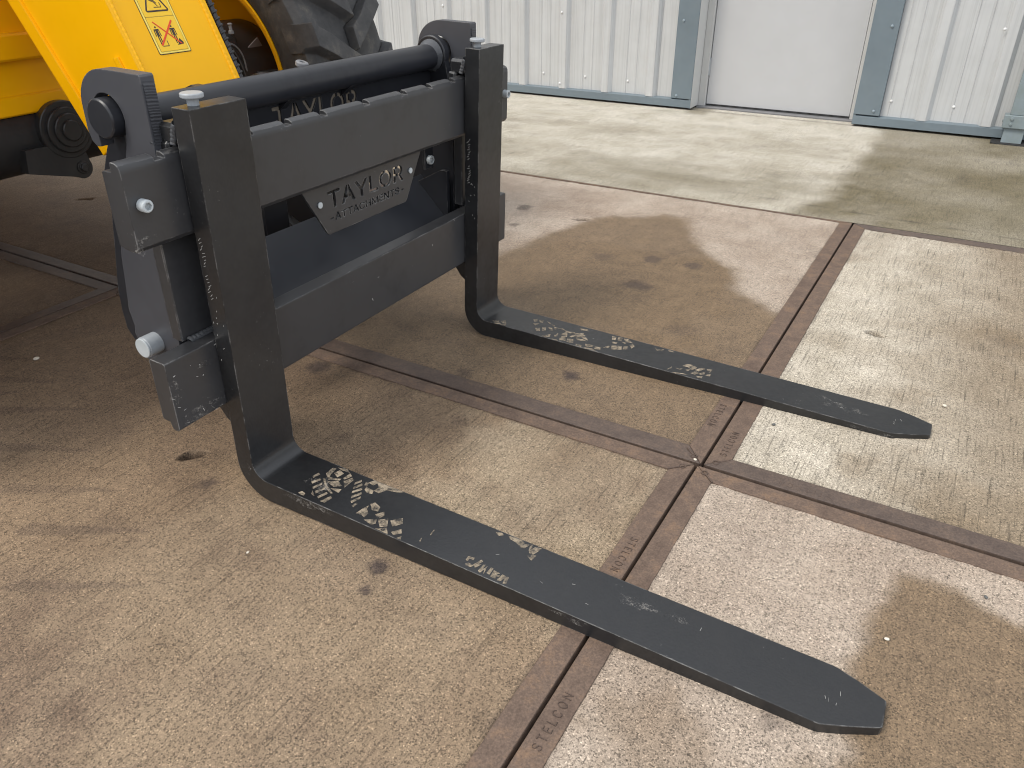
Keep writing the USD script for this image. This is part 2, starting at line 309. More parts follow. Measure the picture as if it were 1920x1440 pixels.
def lens(X, Y, a, b, w):
    a, b = np.array(a), np.array(b); L = np.linalg.norm(b - a); d = (b - a) / L
    t = ((X - a[0]) * d[0] + (Y - a[1]) * d[1]) / L; s = (X - a[0]) * -d[1] + (Y - a[1]) * d[0]
    half = w * np.clip(1 - t, 0, 1) ** .6 * np.clip(t * 12 + .8, 0, 1)
    return np.clip((half - np.abs(s - half * .4)) / .006 + .5, 0, 1) * ((t > -.06) & (t < 1))

HOLES = [(-1.0, -.533, .034, .015, .95), (.237, .877, .026, .015, -.35), (-.962, 1.389, .034, .016, .35), (-3.02, .56, .03, .012, .3)]
SPOTS = [(-1.038, -.08, .035, .7), (-.418, .214, .030, .85), (-.883, -.588, .024, .62), (-.402, -.602, .022, .8), (-.39, -.661, .014, .75), (-.509, .867, .055, .6), (-.542, 1.123, .045, .55), (-.40, 1.13, .035, .55), (-.70, 1.05, .05, .35),
         (-.672, .085, .03, .5), (-.553, -.117, .03, .3), (-1.248, 1.426, .045, .6), (-1.17, 1.20, .025, .5), (-.25, .62, .05, .25), (.30, -.56, .02, .4), (-.62, -.40, .03, .3), (-.75, -.31, .025, .3)]
TREADS = [((-1.90, -.515), (-1.775, -.457), .017), ((-1.78, -.585), (-1.57, -.488), .020), ((-1.62, -.685), (-1.384, -.530), .020), ((-1.45, -.765), (-1.215, -.638), .021), ((-1.24, -.822), (-1.026, -.698), .018), ((-1.08, -.88), (-.858, -.747), .019), ((-1.70, -.63), (-1.61, -.570), .018), ((-.95, -.98), (-.74, -.85), .014)]

def marks(X, Y, kind):
    r, g, b = np.zeros_like(X), np.zeros_like(X), np.zeros_like(X)
    if kind == 'brown':                       # slab under the near fork
        b += .60 * blob(X, Y, -.26, -.28, .36, 5) + .20 * blob(X, Y, -.45, -.80, .6, 6) + .05
        r += .45 * soft_poly(X, Y, [(-2.1, -.1), (-2.1, -.72), (-1.25, -.62), (-1.0, -.30), (-.8, -.05), (-.9, .1), (-2, .1)], .35, .10, 4, 8) + .8 * blob(X, Y, -.75, -1.2, .30, 9, .8) + .5 * np.clip(fb(X, Y, 4, 21) * 4, 0, 1) + .35 * np.clip(fb(X, Y, 13, 22) * 4 - .2, 0, 1)
        for i, (p0, p1, w) in enumerate(TREADS): g += (.27 + .3 * fb(X, Y, 25, 62)) * lens(X + .008 * fb(X, Y, 40, 60), Y + .010 * fb(X, Y, 40, 61), p0, p1, w)
    if kind == 'far':                         # slab between the forks: damp middle, dry pale rim
        b += .70 + .9 * fb(X, Y, 6, 31) + .6 * np.clip((Y - 1.76 + .1 * fb(X, Y, 10, 35)) / .08, 0, 1)
        r += .93 * soft_poly(X, Y, [(-2.2, -.2), (-2.2, .5), (-1.5, .72), (-1.06, .845), (-1.03, 1.0), (-1.0, 1.21), (-.93, 1.40), (-.879, 1.507), (-.785, 1.527), (-.697, 1.632), (-.587, 1.614), (-.50, 1.47), (-.42, 1.316), (-.264, 1.163), (-.187, .993), (-.107, .919), (.1, .78), (.1, -.2)], .085, .04, 8, 33) + .25 * blob(X, Y, -.55, .85, .45, 36)
    if kind == 'right':                       # slab at the far fork's tip
        b += np.clip(1.0 - 2.4 * np.clip(X - .22 + .35 * fb(X, Y, 3, 41), 0, .5), .1, 1)
        r += .55 * blob(X, Y, .52, .10, .20, 43) + .4 * blob(X, Y, .30, .17, .06, 44) + .45 * blob(X, Y, .62, .95, .13, 45, .7) + .35 * blob(X, Y, .37, .56, .06, 46) + .45 * np.clip(fb(X, Y, 4, 47) * 4, 0, 1)
    if kind == 'near':                        # slab at the near fork's tip
        b += .62 + .6 * fb(X, Y, 5, 51)
        r += .95 * soft_poly(X, Y, [(.436, -.15), (.404, -.26), (.385, -.40), (.387, -.457), (.395, -.56), (.31, -.70), (.22, -.80), (.2, -1.2), (2.2, -1.2), (2.2, -.25), (.74, -.21), (.625, -.165), (.526, -.118)], .05, .035, 9, 53)
        r += .45 * blob(X, Y, .16, -.70, .12, 54, .8)
    if kind == 'shade': r += (.55 + .8 * fb(X, Y, 3, 71)) * np.clip(1.3 - Y, 0, 1); b += .1 + .9 * np.clip((Y - .7) * 1.6, 0, 1)  # machine shade painted as damp, with paler lit ground beyond it
    if kind == 'apron':
        b += .72 + .5 * fb(X * .35, Y, 5, 81) - .25 * np.clip(2.35 - Y, 0, .4) + .5 * np.clip((Y - 3.1) / .5, 0, 1)
        line = -.13 - .10 * np.clip(Y - 3.5, 0, 1) - .55 * np.clip(2.15 - Y, 0, .3)
        t = np.clip((X - line + .10 * fb(X, Y, 5, 82) + .06) / .11, 0, 1); wet = t * t * (3 - 2 * t) * (.62 + .38 * np.clip(.5 + 3 * fb(X, Y, 2.2, 86), 0, 1)); r += wet
        r += .30 * np.clip(fb(X * .4 + 9, Y * 1.2, 5, 83) * 4 - .05, 0, 1) * np.clip((3.45 - Y) * 2, 0, 1) * (1 - t) + .3 * blob(X, Y, -1.0, 2.15, .35, 84, .8, 3.0)
        r += .9 * np.clip((.1 - np.abs(X + 1.27)) / .05, 0, 1) * np.clip((Y - 3.62) * 12, 0, 1) * .6
        g += .5 * np.clip(1 - np.abs(Y - 2.035 + .075 * (X + .09) - .01 * fb(X, Y, 8, 85)) / .007, 0, 1) * np.clip((X + 1.2) / .8, 0, 1)
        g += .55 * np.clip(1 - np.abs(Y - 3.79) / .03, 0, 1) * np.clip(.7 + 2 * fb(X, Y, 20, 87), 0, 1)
    if kind in ('far', 'near'): b = b + .45 * np.clip(4 * r * (1 - r) - .35, 0, 1) * np.clip(.6 + 3 * fb(X, Y, 5, 77), 0, 1) * (r < .5)
    for x, y, rad, s in SPOTS:
        if X.min() < x < X.max() and Y.min() < y < Y.max(): g += s * blob(X, Y, x, y, rad, int(1000 * rad) + 3, .6)
    g += .16 * np.clip(fb(X, Y, 9, 91) * 5 - .7, 0, 1)
    return r, g, b

def sheet(path, xs, ys, kind, mat, edge=True):
    X, Y = np.meshgrid(xs, ys, indexing='xy'); X, Y = X.ravel(), Y.ravel()
    r, g, b = marks(X, Y, kind)
    Z = (.0012 * fb(X, Y, 30, 17) + .003 * fb(X, Y, 3, 18)) * (.25 if kind == 'apron' else 1)
    for x, y, a, c, ang in HOLES:
        if X.min() < x < X.max() and Y.min() < y < Y.max():
            dx, dy = X - x, Y - y; p = dx * math.cos(ang) + dy * math.sin(ang); q = -dx * math.sin(ang) + dy * math.cos(ang)
            h = np.clip((1 - np.hypot(p / a, q / c) + .9 * fb(X, Y, 60, 19)) * 3, 0, 1); Z -= .050 * h; g += 1.0 * h; b = b * (1 - h); r = r * (1 - h)
    if edge:
        d = np.minimum(np.minimum(X - xs[0], xs[-1] - X), np.minimum(Y - ys[0], ys[-1] - Y))
        e = np.clip(1 - d / (.012 + .03 * np.clip(fb(X, Y, 14, 23), 0, 1)), 0, 1); g += .45 * e * np.clip(.6 + 3 * fb(X, Y, 20, 24), 0, 1); Z -= .002 * np.clip(1 - d / .008, 0, 1) * (fb(X, Y, 50, 25) > -.05)
    nx, ny = len(xs), len(ys); i = np.arange(nx * ny).reshape(ny, nx)
    F = np.stack([i[:-1, :-1], i[:-1, 1:], i[1:, 1:], i[1:, :-1]], -1).reshape(-1, 4)
    m = UsdGeom.Mesh.Define(stage, path); m.CreateSubdivisionSchemeAttr('none')
    m.CreatePointsAttr(Vt.Vec3fArray.FromNumpy(np.stack([X, Y, Z], 1).astype(np.float32)))
    m.CreateFaceVertexCountsAttr(Vt.IntArray.FromNumpy(np.full(len(F), 4, np.int32))); m.CreateFaceVertexIndicesAttr(Vt.IntArray.FromNumpy(F.astype(np.int32).ravel()))
    dzx = np.gradient(Z.reshape(ny, nx), xs, axis=1); dzy = np.gradient(Z.reshape(ny, nx), ys, axis=0)
    n = np.stack([-dzx.ravel(), -dzy.ravel(), np.ones(nx * ny)], 1); n /= np.linalg.norm(n, axis=1)[:, None]
    m.CreateNormalsAttr(Vt.Vec3fArray.FromNumpy(n.astype(np.float32))); m.SetNormalsInterpolation('vertex')
    UsdGeom.PrimvarsAPI(m).CreatePrimvar('marks', Sdf.ValueTypeNames.Color3fArray, 'vertex').Set(Vt.Vec3fArray.FromNumpy(np.clip(np.stack([r, g, b], 1), 0, 1).astype(np.float32)))
    UsdShade.MaterialBindingAPI.Apply(m.GetPrim()).Bind(MAT[mat]); return m

def lin(a, b, step): return np.linspace(a, b, max(2, int(round((b - a) / step)) + 1))

# ground under everything
gm = box(-60, 60, -60, 60, -.30, -.068)
keys(usdkit.mesh(stage, '/World/ground', gm, MAT['cavity']).GetPrim(), 'bare ground beneath the yard slabs', None, None, 'structure')

yard = Thing('yard', 'yard paved with large steel-edged concrete slabs', None, None, None, 'structure')
# (x0, x1, y0, y1, mark kind, material, step, label, widths of the steel on left, right, near, far)
G = .003
SLABS = [(-2.0, 0.0, -2.0, 0.0, 'brown', 'concrete_brown', .006, 'brown sandy slab under the near fork', (.045, .046, .045, .045)),
         (-2.0, .0097, .002, 1.884, 'far', 'concrete_pink', .006, 'slab with a large damp patch between the forks', (.045, .046, .058, .017)),
         (.0097, 2.0097, .002, 1.884, 'right', 'concrete_pale', .007, 'pale brushed slab under the far fork tip', (.05, .045, .05, .055)),
         (0.0, 2.0, -2.0, 0.0, 'near', 'concrete_pink', .006, 'speckled slab half damp under the near fork tip', (.045, .045, .045, .044)),
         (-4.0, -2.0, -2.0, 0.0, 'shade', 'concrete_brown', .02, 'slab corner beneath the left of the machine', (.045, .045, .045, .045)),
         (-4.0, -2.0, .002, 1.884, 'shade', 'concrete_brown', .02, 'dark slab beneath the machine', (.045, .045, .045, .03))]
for i in range(-4, 4):
    for j in range(-3, 1):
        x0, y0 = 2.0 * i, 2.0 * j
        if -4 <= x0 <= 0 and y0 >= -2: continue
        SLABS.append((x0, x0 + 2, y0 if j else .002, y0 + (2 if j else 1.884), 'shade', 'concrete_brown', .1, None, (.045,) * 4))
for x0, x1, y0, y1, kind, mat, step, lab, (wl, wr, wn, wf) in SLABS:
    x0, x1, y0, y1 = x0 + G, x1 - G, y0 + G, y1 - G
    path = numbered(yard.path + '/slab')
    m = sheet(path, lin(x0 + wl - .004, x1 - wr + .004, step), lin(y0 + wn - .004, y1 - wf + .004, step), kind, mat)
    keys(m.GetPrim(), lab)
    c = .0008
    quads = [[(x0, y0), (x0 + wl, y0 + wn), (x0 + wl, y1 - wf), (x0, y1)], [(x1, y0), (x1, y1), (x1 - wr, y1 - wf), (x1 - wr, y0 + wn)],
             [(x0, y0), (x1, y0), (x1 - wr, y0 + wn), (x0 + wl, y0 + wn)], [(x0, y1), (x0 + wl, y1 - wf), (x1 - wr, y1 - wf), (x1, y1)]]
    for k, q in enumerate(quads):
        P = Polygon(q).buffer(-c, join_style=2)
        if step < .05:                        # the concrete laps unevenly over the inner edge of the steel
            (ax_, ay_), (bx_, by_) = {0: (q[1], q[2]), 1: (q[2], q[3]), 2: (q[2], q[3]), 3: (q[1], q[2])}[k]
            tt = np.linspace(.0, 1, 260); lx, ly = ax_ + (bx_ - ax_) * tt, ay_ + (by_ - ay_) * tt
            wob = .0022 * np.clip(fb(lx, ly, 12, 201) * 3 + fb(lx, ly, 70, 202) * 1.6, -.3, 1.6)
            nrm = {0: (-1, 0), 1: (1, 0), 2: (0, -1), 3: (0, 1)}[k]
            cut = np.stack([lx + nrm[0] * wob, ly + nrm[1] * wob], 1); far = np.stack([lx - nrm[0] * .02, ly - nrm[1] * .02], 1)[::-1]
            P = P.difference(Polygon(np.vstack([cut, far])).buffer(0))
            if P.geom_type != 'Polygon': P = max(P.geoms, key=lambda g_: g_.area)
        st = prism_w(P, -.062, .0012 + .0006 * ((k * 7 + int(x0 * 10)) % 3))
        damp = (lab and 'damp patch' in lab and k == 2) or (lab and 'pale brushed' in lab and k in (2, 3)) or kind == 'shade'  # shade slabs take the dark steel too, part of their painted shade
        part(yard, 'steel_edge', st, 'damp_shade_steel' if damp else 'rusty_steel', under=path)
    if step < .01:
        # plugged lifting holes at the corners that meet at the crossing
        for cx, cy, sx, sy in ((x0, y0, 1, 1), (x1, y0, -1, 1), (x0, y1, 1, -1), (x1, y1, -1, -1)):
            if abs(cx) < .1 and abs(cy) < .1:
                q = (cx + sx * .022, cy + sy * .020)
                ring = prism_w(Polygon([(q[0] + .0075 * math.cos(t), q[1] + .0075 * math.sin(t)) for t in np.arange(20) / 20 * 2 * PI], [[(q[0] + .0055 * math.cos(t), q[1] + .0055 * math.sin(t)) for t in np.arange(20) / 20 * 2 * PI]]), .001, .0034)
                part(yard, 'lifting_socket', ring, 'stamped_steel', under=path)
                wl_ = LineString([(q[0] + sx * .006, q[1] + sy * .006), (cx + sx * .046, cy + sy * .044)]).buffer(.0016)
                part(yard, 'weld_seam', prism_w(wl_, .001, .0036), 'stamped_steel', under=path)
STAMP = fit(letters('S T E L C O N', .02, False).buffer(-.00035), 0, 1, 0, 1)
def stamp(slab, origin, X, Y, length, height):
    s = affinity.scale(STAMP, length, height, origin=(0, 0))
    M = frame([origin[0], origin[1], .0012], [*X, 0], [*Y, 0])
    part(yard, 'lettering', T(extr(s, .0013), M), 'stamped_steel', under=yard.path + '/' + slab, label='STELCON stamped in the steel edge')
stamp('slab_003', (.033, -.778), (0, 1), (-1, 0), .108, .0155)
stamp('slab', (-.032, -.292), (0, -1), (1, 0), .100, .0155)
stamp('slab', (-.545, -.030), (1, 0), (0, 1), .105, .0155)
stamp('slab_001', (-.031, .272), (0, -1), (1, 0), .108, .0155)
stamp('slab_002', (.047, .060), (0, 1), (-1, 0), .105, .0155)
stamp('slab_002', (.278, .031), (-1, 0), (0, -1), .105, .0155)

# the brushed concrete strip along the wall
xs = np.concatenate([lin(-14, -4.3, .5)[:-1], lin(-4.3, 1.3, .014), lin(1.3, 12, .5)[1:]])
am = sheet('/World/apron', xs, lin(1.888, 3.99, .014), 'apron', 'concrete_apron', False)
keys(am.GetPrim(), 'pale brushed concrete strip running along the wall', None, None, 'structure')

# ================================================================ WAREHOUSE
bld = Thing('warehouse', 'white profiled metal building with blue-grey trims and a plain door', 'building', frame([0, 3.79, 0], [1, 0, 0], [0, 1, 0]))
TOP = 4.3
def clad_profile(n, period=.3295):
    out = []
    for k in range(n):
        o = k * period
        out += [(o, 0), (o + .098, 0), (o + .101, -.003), (o + .104, 0), (o + .168, 0), (o + .171, -.003), (o + .174, 0), (o + .243, 0), (o + .263, -.030), (o + .308, -.030), (o + .3285, 0)]
    return out + [(n * period, 0)]
def cladding(x0, x1, zb=.064, first=0.0, y=3.80):
    """one sheet: a folded strip 1 mm thick from x0 to x1"""
    P = [(a + first, b) for a, b in clad_profile(int((x1 - x0 - first) / .3295) + 2)]
    if first < 0: P = [q for q in P if q[0] > 0] ; P = [(0, 0)] + P
    else: P = [(0, 0)] + P if first > 0 else P
    P = [q for q in P if q[0] < x1 - x0]; P.append((x1 - x0, 0))
    P = [(a, b) for i, (a, b) in enumerate(P) if i == 0 or a - P[i - 1][0] > 1e-6]
    L = LineString([(a + x0, b + y) for a, b in P]).buffer(.0007, cap_style=2, join_style=2)
    return prism_w(L, zb, TOP)
# sheets left of the door (ribs every 0.33 m), two thirds of a metre covered by each sheet
x = -1.48 - .243 + .0
edges = []
r0 = -1.668                                   # start of the rib nearest the door trim
for k in range(9):
    xa = r0 - .243 + .3295 - .9885 * (k + 1) ; xb = xa + .9885
    if k == 0: part(bld, 'cladding_sheet', cladding(r0 - .243 + .3295, -1.47, y=3.8015), 'cladding')
    part(bld, 'cladding_sheet', cladding(xa, xb, y=3.80 + .0012 * (k % 2)), 'cladding')
part(bld, 'cladding_sheet', cladding(-.178, .60, first=-.060), 'cladding')
for k in range(6):
    xa = .60 + .9885 * k; part(bld, 'cladding_sheet', cladding(xa, xa + .9885, y=3.80 + .0012 * (k % 2)), 'cladding')
# sill flashings (a folded drip strip standing clear of the ground)
SILL = [(3.815, .069), (3.776, .064), (3.766, .060), (3.766, .014), (3.776, .011), (3.80, .011), (3.80, .014), (3.779, .016), (3.770, .018), (3.770, .056), (3.779, .060), (3.815, .065)]
def sill(x0, x1):
    m = extr(Polygon(SILL), x1 - x0); V = m.vertices.copy(); m.vertices = np.stack([V[:, 2] + x0, V[:, 0], V[:, 1]], 1); return m
part(bld, 'sill_flashing', sill(-12, -1.33), 'trim_blue'); part(bld, 'sill_flashing', sill(-.321, 6.6), 'trim_blue')
pieces(bld, 'plinth', [box(-12, -1.34, 3.83, 3.99, -.06, .10), box(-.30, 6.6, 3.83, 3.99, -.06, .10)], 'cavity')
# trims beside the door
part(bld, 'door_trim', cat(cbox(-1.469, -1.33, 3.762, 3.79, .068, TOP, .002), box(-1.345, -1.3295, 3.765, 3.93, .012, TOP)), 'trim_blue')
part(bld, 'door_reveal', box(-1.3293, -1.327, 3.766, 3.93, .012, TOP), 'frame_white')
part(bld, 'door_trim', cat(cbox(-.322, -.178, 3.764, 3.79, .0705, TOP, .002), box(-.322, -.308, 3.768, 3.93, .012, TOP)), 'trim_blue')
# door
DY = 3.92
dr = part(bld, 'door', cbox(-1.274, -.363, DY + .006, DY + .05, .022, 2.12, .002), 'door_white')
part(bld, 'door_frame', cat(cbox(-1.326, -1.2785, DY - .012, DY + .06, .004, 2.18, .002), cbox(-.3585, -.3225, DY - .012, DY + .06, .004, 2.18, .002), cbox(-1.2785, -.3585, DY - .012, DY + .06, 2.125, 2.18, .002)), 'frame_white', under=dr)
part(bld, 'door_gap', box(-1.2784, -.3586, DY + .03, DY + .065, .01, 2.124), 'gasket', under=dr)
for hz in (.255, 1.05, 1.85):
    part(bld, 'hinge', cat(cyl((-1.2765, DY - .002, hz - .055), (-1.2765, DY - .002, hz + .055), .006, 14), box(-1.2795, -1.2785 + .004, DY - .001, DY + .006, hz - .05, hz + .05)), 'zinc', under=dr)
part(bld, 'door_handle', cat(cyl((-.43, DY + .007, 1.05), (-.43, DY - .045, 1.05), .009, 16), cyl((-.43, DY - .045, 1.05), (-.55, DY - .045, 1.05), .009, 16)), 'zinc', under=dr)
part(bld, 'threshold', cat(cbox(-1.326, -.323, DY - .045, DY + .06, -.02, .012, .003)), 'eye_paint')
part(bld, 'threshold_seal', box(-1.27, -.36, DY + .001, DY + .02, .012, .02), 'gasket')
part(bld, 'lintel_panel', box(-1.33, -.32, 3.80, 3.83, 2.19, TOP), 'cladding')
# column at the right
part(bld, 'column', cbox(.475, .62, 3.69, 3.775, .150, TOP, .003), 'column_blue')
part(bld, 'column_bracket', cat(cbox(.452, .64, 3.683, 3.7655, .082, .150, .003), cyl((.49, 3.684, .132), (.49, 3.676, .132), .008, 10), cyl((.49, 3.684, .104), (.49, 3.676, .104), .007, 10), cyl((.455, 3.70, .118), (.447, 3.70, .118), .006, 8)), 'column_blue')
part(bld, 'column_foot', prism_u(Polygon([(3.69, -.03), (3.765, -.03), (3.76, .085), (3.70, .085)]), .468, .565), 'column_blue')
part(bld, 'drain_grate', cat(box(.42, .43, 3.66, 3.782, -.011, .0055), box(.65, .66, 3.66, 3.782, -.011, .0055), *[box(.4201, .6599, 3.66 + k * .016, 3.668 + k * .016, -.01, .006) for k in range(8)]), 'gasket')
# fixings
def screw(x, z, y=3.797, mat='screw_white'):
    m = revolve_v([(.0001, 0), (.0085, 0), (.0085, .002), (.006, .003), (.0055, .006), (.0001, .0072)], 14, False); V = m.vertices.copy()
    m.vertices = np.stack([V[:, 0] + x, y - V[:, 1], V[:, 2] + z], 1); m.fix_normals(); part(bld, 'screw', m, mat, smooth=40)
for sx, sz in ((-2.45, .152), (-2.119, .150), (-1.797, .145), (-2.78, .155), (-3.10, .158), (-3.43, .16), (-.135, .154), (.194, .15), (-2.45, 1.02), (-2.12, 1.02), (-1.797, 1.02)): screw(sx, sz, 3.799)
for sx, sz in ((-2.298, .552), (-2.303, .098), (-3.286, .565), (-3.29, .10), (.335, .56)): screw(sx, sz, 3.7695)
for sx, sz in ((-1.428, .535), (-1.432, .085), (-.214, .553), (-.214, .096), (-1.43, 1.0), (-.214, 1.02)): screw(sx, sz, 3.7625, 'screw_blue')
# the rest of the shed
part(bld, 'side_wall', box(-12, -11.98, 3.80, 12, 0, TOP), 'cladding'); part(bld, 'side_wall', box(6.58, 6.6, 3.83, 12, 0, TOP), 'cladding'); part(bld, 'back_wall', box(-12, 6.6, 12, 12.02, 0, TOP), 'cladding')
part(bld, 'roof', prism_u(Polygon([(3.70, TOP), (7.9, TOP + .9), (12.1, TOP), (12.1, TOP + .08), (7.9, TOP + .98), (3.70, TOP + .08)]), -12.1, 6.7), 'trim_blue')

# ================================================================ FORK CARRIAGE (frame: u forward along the forks, v across, w up; origin at the near fork's inner heel)
ATT = np.eye(4)
ATT[:3, :3] = np.array([[.99929367, -.01946868, .03214244], [.01926878, .9997931, .00651748], [-.03226268, -.00589353, .99946205]])
ATT[:3, 3] = [-.75082524, -.56746862, .05557034]
VC = .4925                                     # middle of the carriage
VS, WF, HS = .8663, .1183, .7227               # fork spacing, fork width, shank height

car = Thing('fork_carriage', 'matt black fork carriage with two notched crossbars and TAYLOR plate', 'fork carriage', ATT)
def cp(name, mesh, mat='carriage_paint', **k): return part(car, name, mesh, mat, frame=ATT, **k)

UB = [(-.0405, .518), (-.0405, .638), (-.0412, .645), (-.0445, .6515), (-.051, .655), (-.060, .6555), (-.0615, .6535), (-.062, .641), (-.0635, .6395), (-.082, .6395), (-.085, .636), (-.086, .518), (-.083, .5145), (-.060, .5105), (-.046, .5105)]
ub = man(prism_v(UB, -.108, 1.0925))
for o in (-.525, -.4325, -.333, -.234, -.135, 0, .135, .234, .333, .4325, .525):
    ub = ub - man(box(-.066, -.03, VC + o - .010, VC + o + .010, .6465, .68))
cp('upper_bar', ub, smooth=30)
LB = [(-.0405, .169), (-.0405, .3015), (-.0418, .3043), (-.0446, .3056), (-.076, .3065), (-.080, .3035), (-.0805, .182), (-.078, .1785), (-.0625, .1785), (-.0575, .163), (-.046, .1625), (-.0425, .1645)]
cp('lower_bar', prism_v(LB, -.112, 1.0925), smooth=30)
# hook plates: big flame-cut plates that hang over the machine's pin
def hook(v0, v1):
    c = np.array([-.181, .690])
    arc = [(c[0] + .040 * math.cos(t), c[1] + .040 * math.sin(t)) for t in np.linspace(PI, 0, 15)]
    top = [(-.236 + .072 - .072 * math.cos(t) - .010, .700 + .067 * math.sin(t)) for t in np.linspace(PI / 2, 0, 12)]
    P = [(-.081, .20), (-.081, .764), (-.084, .767)] + top[:1] + top[1:] + [(-.2475, .662), (-.242, .644), (-.232, .636), (-.2215, .637)] + arc + [(-.150, .655), (-.168, .61), (-.213, .455), (-.262, .265), (-.248, .215), (-.20, .19), (-.10, .19)]
    return prism_v(Polygon(P).buffer(0), v0, v1)
for v0, v1 in ((-.0095, .0165), (.9685, .9945)):
    hp = cp('hook_plate', hook(v0, v1), 'hook_paint', smooth=30)
    # flame-cut ripples down the front edge of the hook
    r2 = random.Random(3); Z = np.linspace(.658, .757, 74); y0, y1 = v0 + .003, v1 - .0005
    V = []; F = []
    for i, w in enumerate(Z):
        a = .0016 * (1 + math.sin(i * 1.75 + 1.2 * math.sin(i * .31))) * (.5 + .5 * meshkit.noise(np.array([i * .2, 0, 0]), 4))
        for j, t in enumerate((0, .35, .7, 1)): V.append([-.0808 + (a if j < 3 else a * .3) * (1 if w < .752 else .2), y0 + t * (y1 - y0), w - .003 * t * t])
    for i in range(len(Z) - 1):
        for j in range(3): k = i * 4 + j; F += [[k, k + 1, k + 5], [k, k + 5, k + 4]]
    cp('cut_ripples', trimesh.Trimesh(V, F, process=False), 'hook_paint', under=hp, smooth=True)
# lower uprights between the bars, with a bevelled cheek
for s, vv in ((1, -.039), (-1, 2 * VC + .039)):
    a, b = sorted((vv, vv + s * .105))
    cp('upright', cbox(-.1055, -.079, a, b, .3068, .5138, .002), 'carriage_paint')
    a2, b2 = sorted((vv + s * .012, vv + s * .030))
    cp('cheek_plate', prism_v(Polygon([(-.106, .513), (-.190, .513), (-.215, .450), (-.235, .33), (-.225, .262), (-.185, .235), (-.106, .255)]), a2, b2), 'hook_paint')
    w0 = np.array([vv + s * .01, vv + s * .095]); n = 40
    pts = [(-.072, w0[0] + (w0[1] - w0[0]) * t, .3085 + .0012 * math.sin(t * 60)) for t in np.linspace(0, 1, n)]
    cp('weld_bead', tube(pts, .0065, 8), 'weld', smooth=True)
# rear cross plate with cut-out name, under the machine's pin tube
STEN = letters('TAYLOR', .04, True)
def stencil(v0, v1, w0, w1, bridge=.0035):
    p = fit(STEN, v0, v1, w0, w1); out = []
    for g in getattr(p, 'geoms', [p]):
        if len(g.interiors):
            for h in g.interiors:
                cx = Polygon(h).centroid.x; g = g.difference(sbox(cx - bridge / 2, w0 - .01, cx + bridge / 2, w1 + .01))
        out.append(g)
    return unary_union(out)
bp = sbox(.0170, .586, .9680, .6605)
cp('name_plate', prism_u(bp.difference(stencil(.362, .635, .598, .646)), -.190, -.1872), 'headstock_paint')
cp('plate_backing', prism_u(sbox(.35, .590, .66, .652), -.1935, -.1905), 'lit_letter_brown')  # added strip; its brown stands for light in the cut letters
# sign hanging under the upper bar
SG = Polygon([(VC - .212, .516), (VC - .143, .404), (VC - .137, .399), (VC + .137, .399), (VC + .143, .404), (VC + .212, .516)])
att = fit(letters('-ATTACHMENTS-', .02, True), VC - .131, VC + .131, .4245, .4415)
sg = SG.difference(stencil(VC - .132, VC + .132, .4535, .4915, .003)).difference(att)
sign = cp('sign_plate', prism_u(sg, -.0625, -.0565), label='plate with TAYLOR ATTACHMENTS cut through it')
for o in (-.1595, .1595):
    cp('sign_bolt', cat(cyl((-.0560, VC + o, .470), (-.0525, VC + o, .470), .0068, 20)), 'bolt_zinc', under=sign)
for o in (-.15, .01, .14): cp('sign_tab', box(-.0563, -.0540, VC + o - .02, VC + o + .02, .509, .5135), under=sign)
# stop bolts at the bar ends, and one behind
def socket_bolt(u, v, w, r=.0105, L=.017):
    b = man(cyl((u, v, w), (u + L, v, w), r, 24)) - man(cyl((u + L - .007, v, w), (u + L + .01, v, w), r * .62, 6)); return as_tri(b)
for v in (-.084, 1.0725): cp('stop_bolt', socket_bolt(-.041, v, .586), 'bolt_zinc', smooth=35)
br = cp('rear_bracket', cbox(-.150, -.142, .835, .875, .415, .5138, .002), 'headstock_paint')
cp('bracket_bolt', socket_bolt(-.142, .852, .440, .012, .012), 'bolt_zinc', under=br, smooth=35)

r5 = random.Random(11)
def blotch(cx, cy, rx, ry, k):
    return Polygon([(cx + rx * math.cos(t_) * (1 + .35 * math.sin(3 * t_ + k) + .2 * math.sin(7 * t_ + 2 * k)), cy + ry * math.sin(t_) * (1 + .35 * math.sin(2 * t_ + k) + .2 * math.sin(5 * t_))) for t_ in np.arange(40) / 40 * 2 * PI])
for q in ((-.060, .172, .045, .006), (-.055, .186, .05, .005), (-.100, .235, .012, .012), (-.104, .262, .008, .010), (-.03, .27, .015, .006), (-.105, .52, .007, .012), (-.09, .53, .018, .006), (.242, .642, .008, .003)):
    cp('scrape', prism_u(blotch(*q, r5.uniform(0, 6)), -.0412, -.0399), 'dust_patch')
S = [prism_u(LineString([(v_, w_), (v_ + r5.uniform(-.006, .006), w_ + r5.uniform(-.003, .006))]).buffer(r5.uniform(.0002, .0006)), -.0412, -.0399) for v_, w_ in [(r5.uniform(-.11, 0), r5.uniform(.17, .30)) for _ in range(12)] + [(r5.uniform(.16, .82), r5.uniform(.17, .30)) for _ in range(4)]]
cp('scratches', cat(*S), 'scratch', kind='stuff')
cp('weld_bead', tube([(-.0845, -.0095 + .026 * t_, .660 + .0007 * math.sin(t_ * 40)) for t_ in np.linspace(0, 1, 24)], .004, 8), 'weld', smooth=True)
for sgn, vv in ((1, .0185), (-1, .9665)):
    cp('weld_bead', tube([(-.083 - .06 * t_, vv + .0006 * math.sin(t_ * 50), .6605 + .001 * math.sin(t_ * 43)) for t_ in np.linspace(0, 1, 30)], .0045, 8), 'weld', smooth=True)

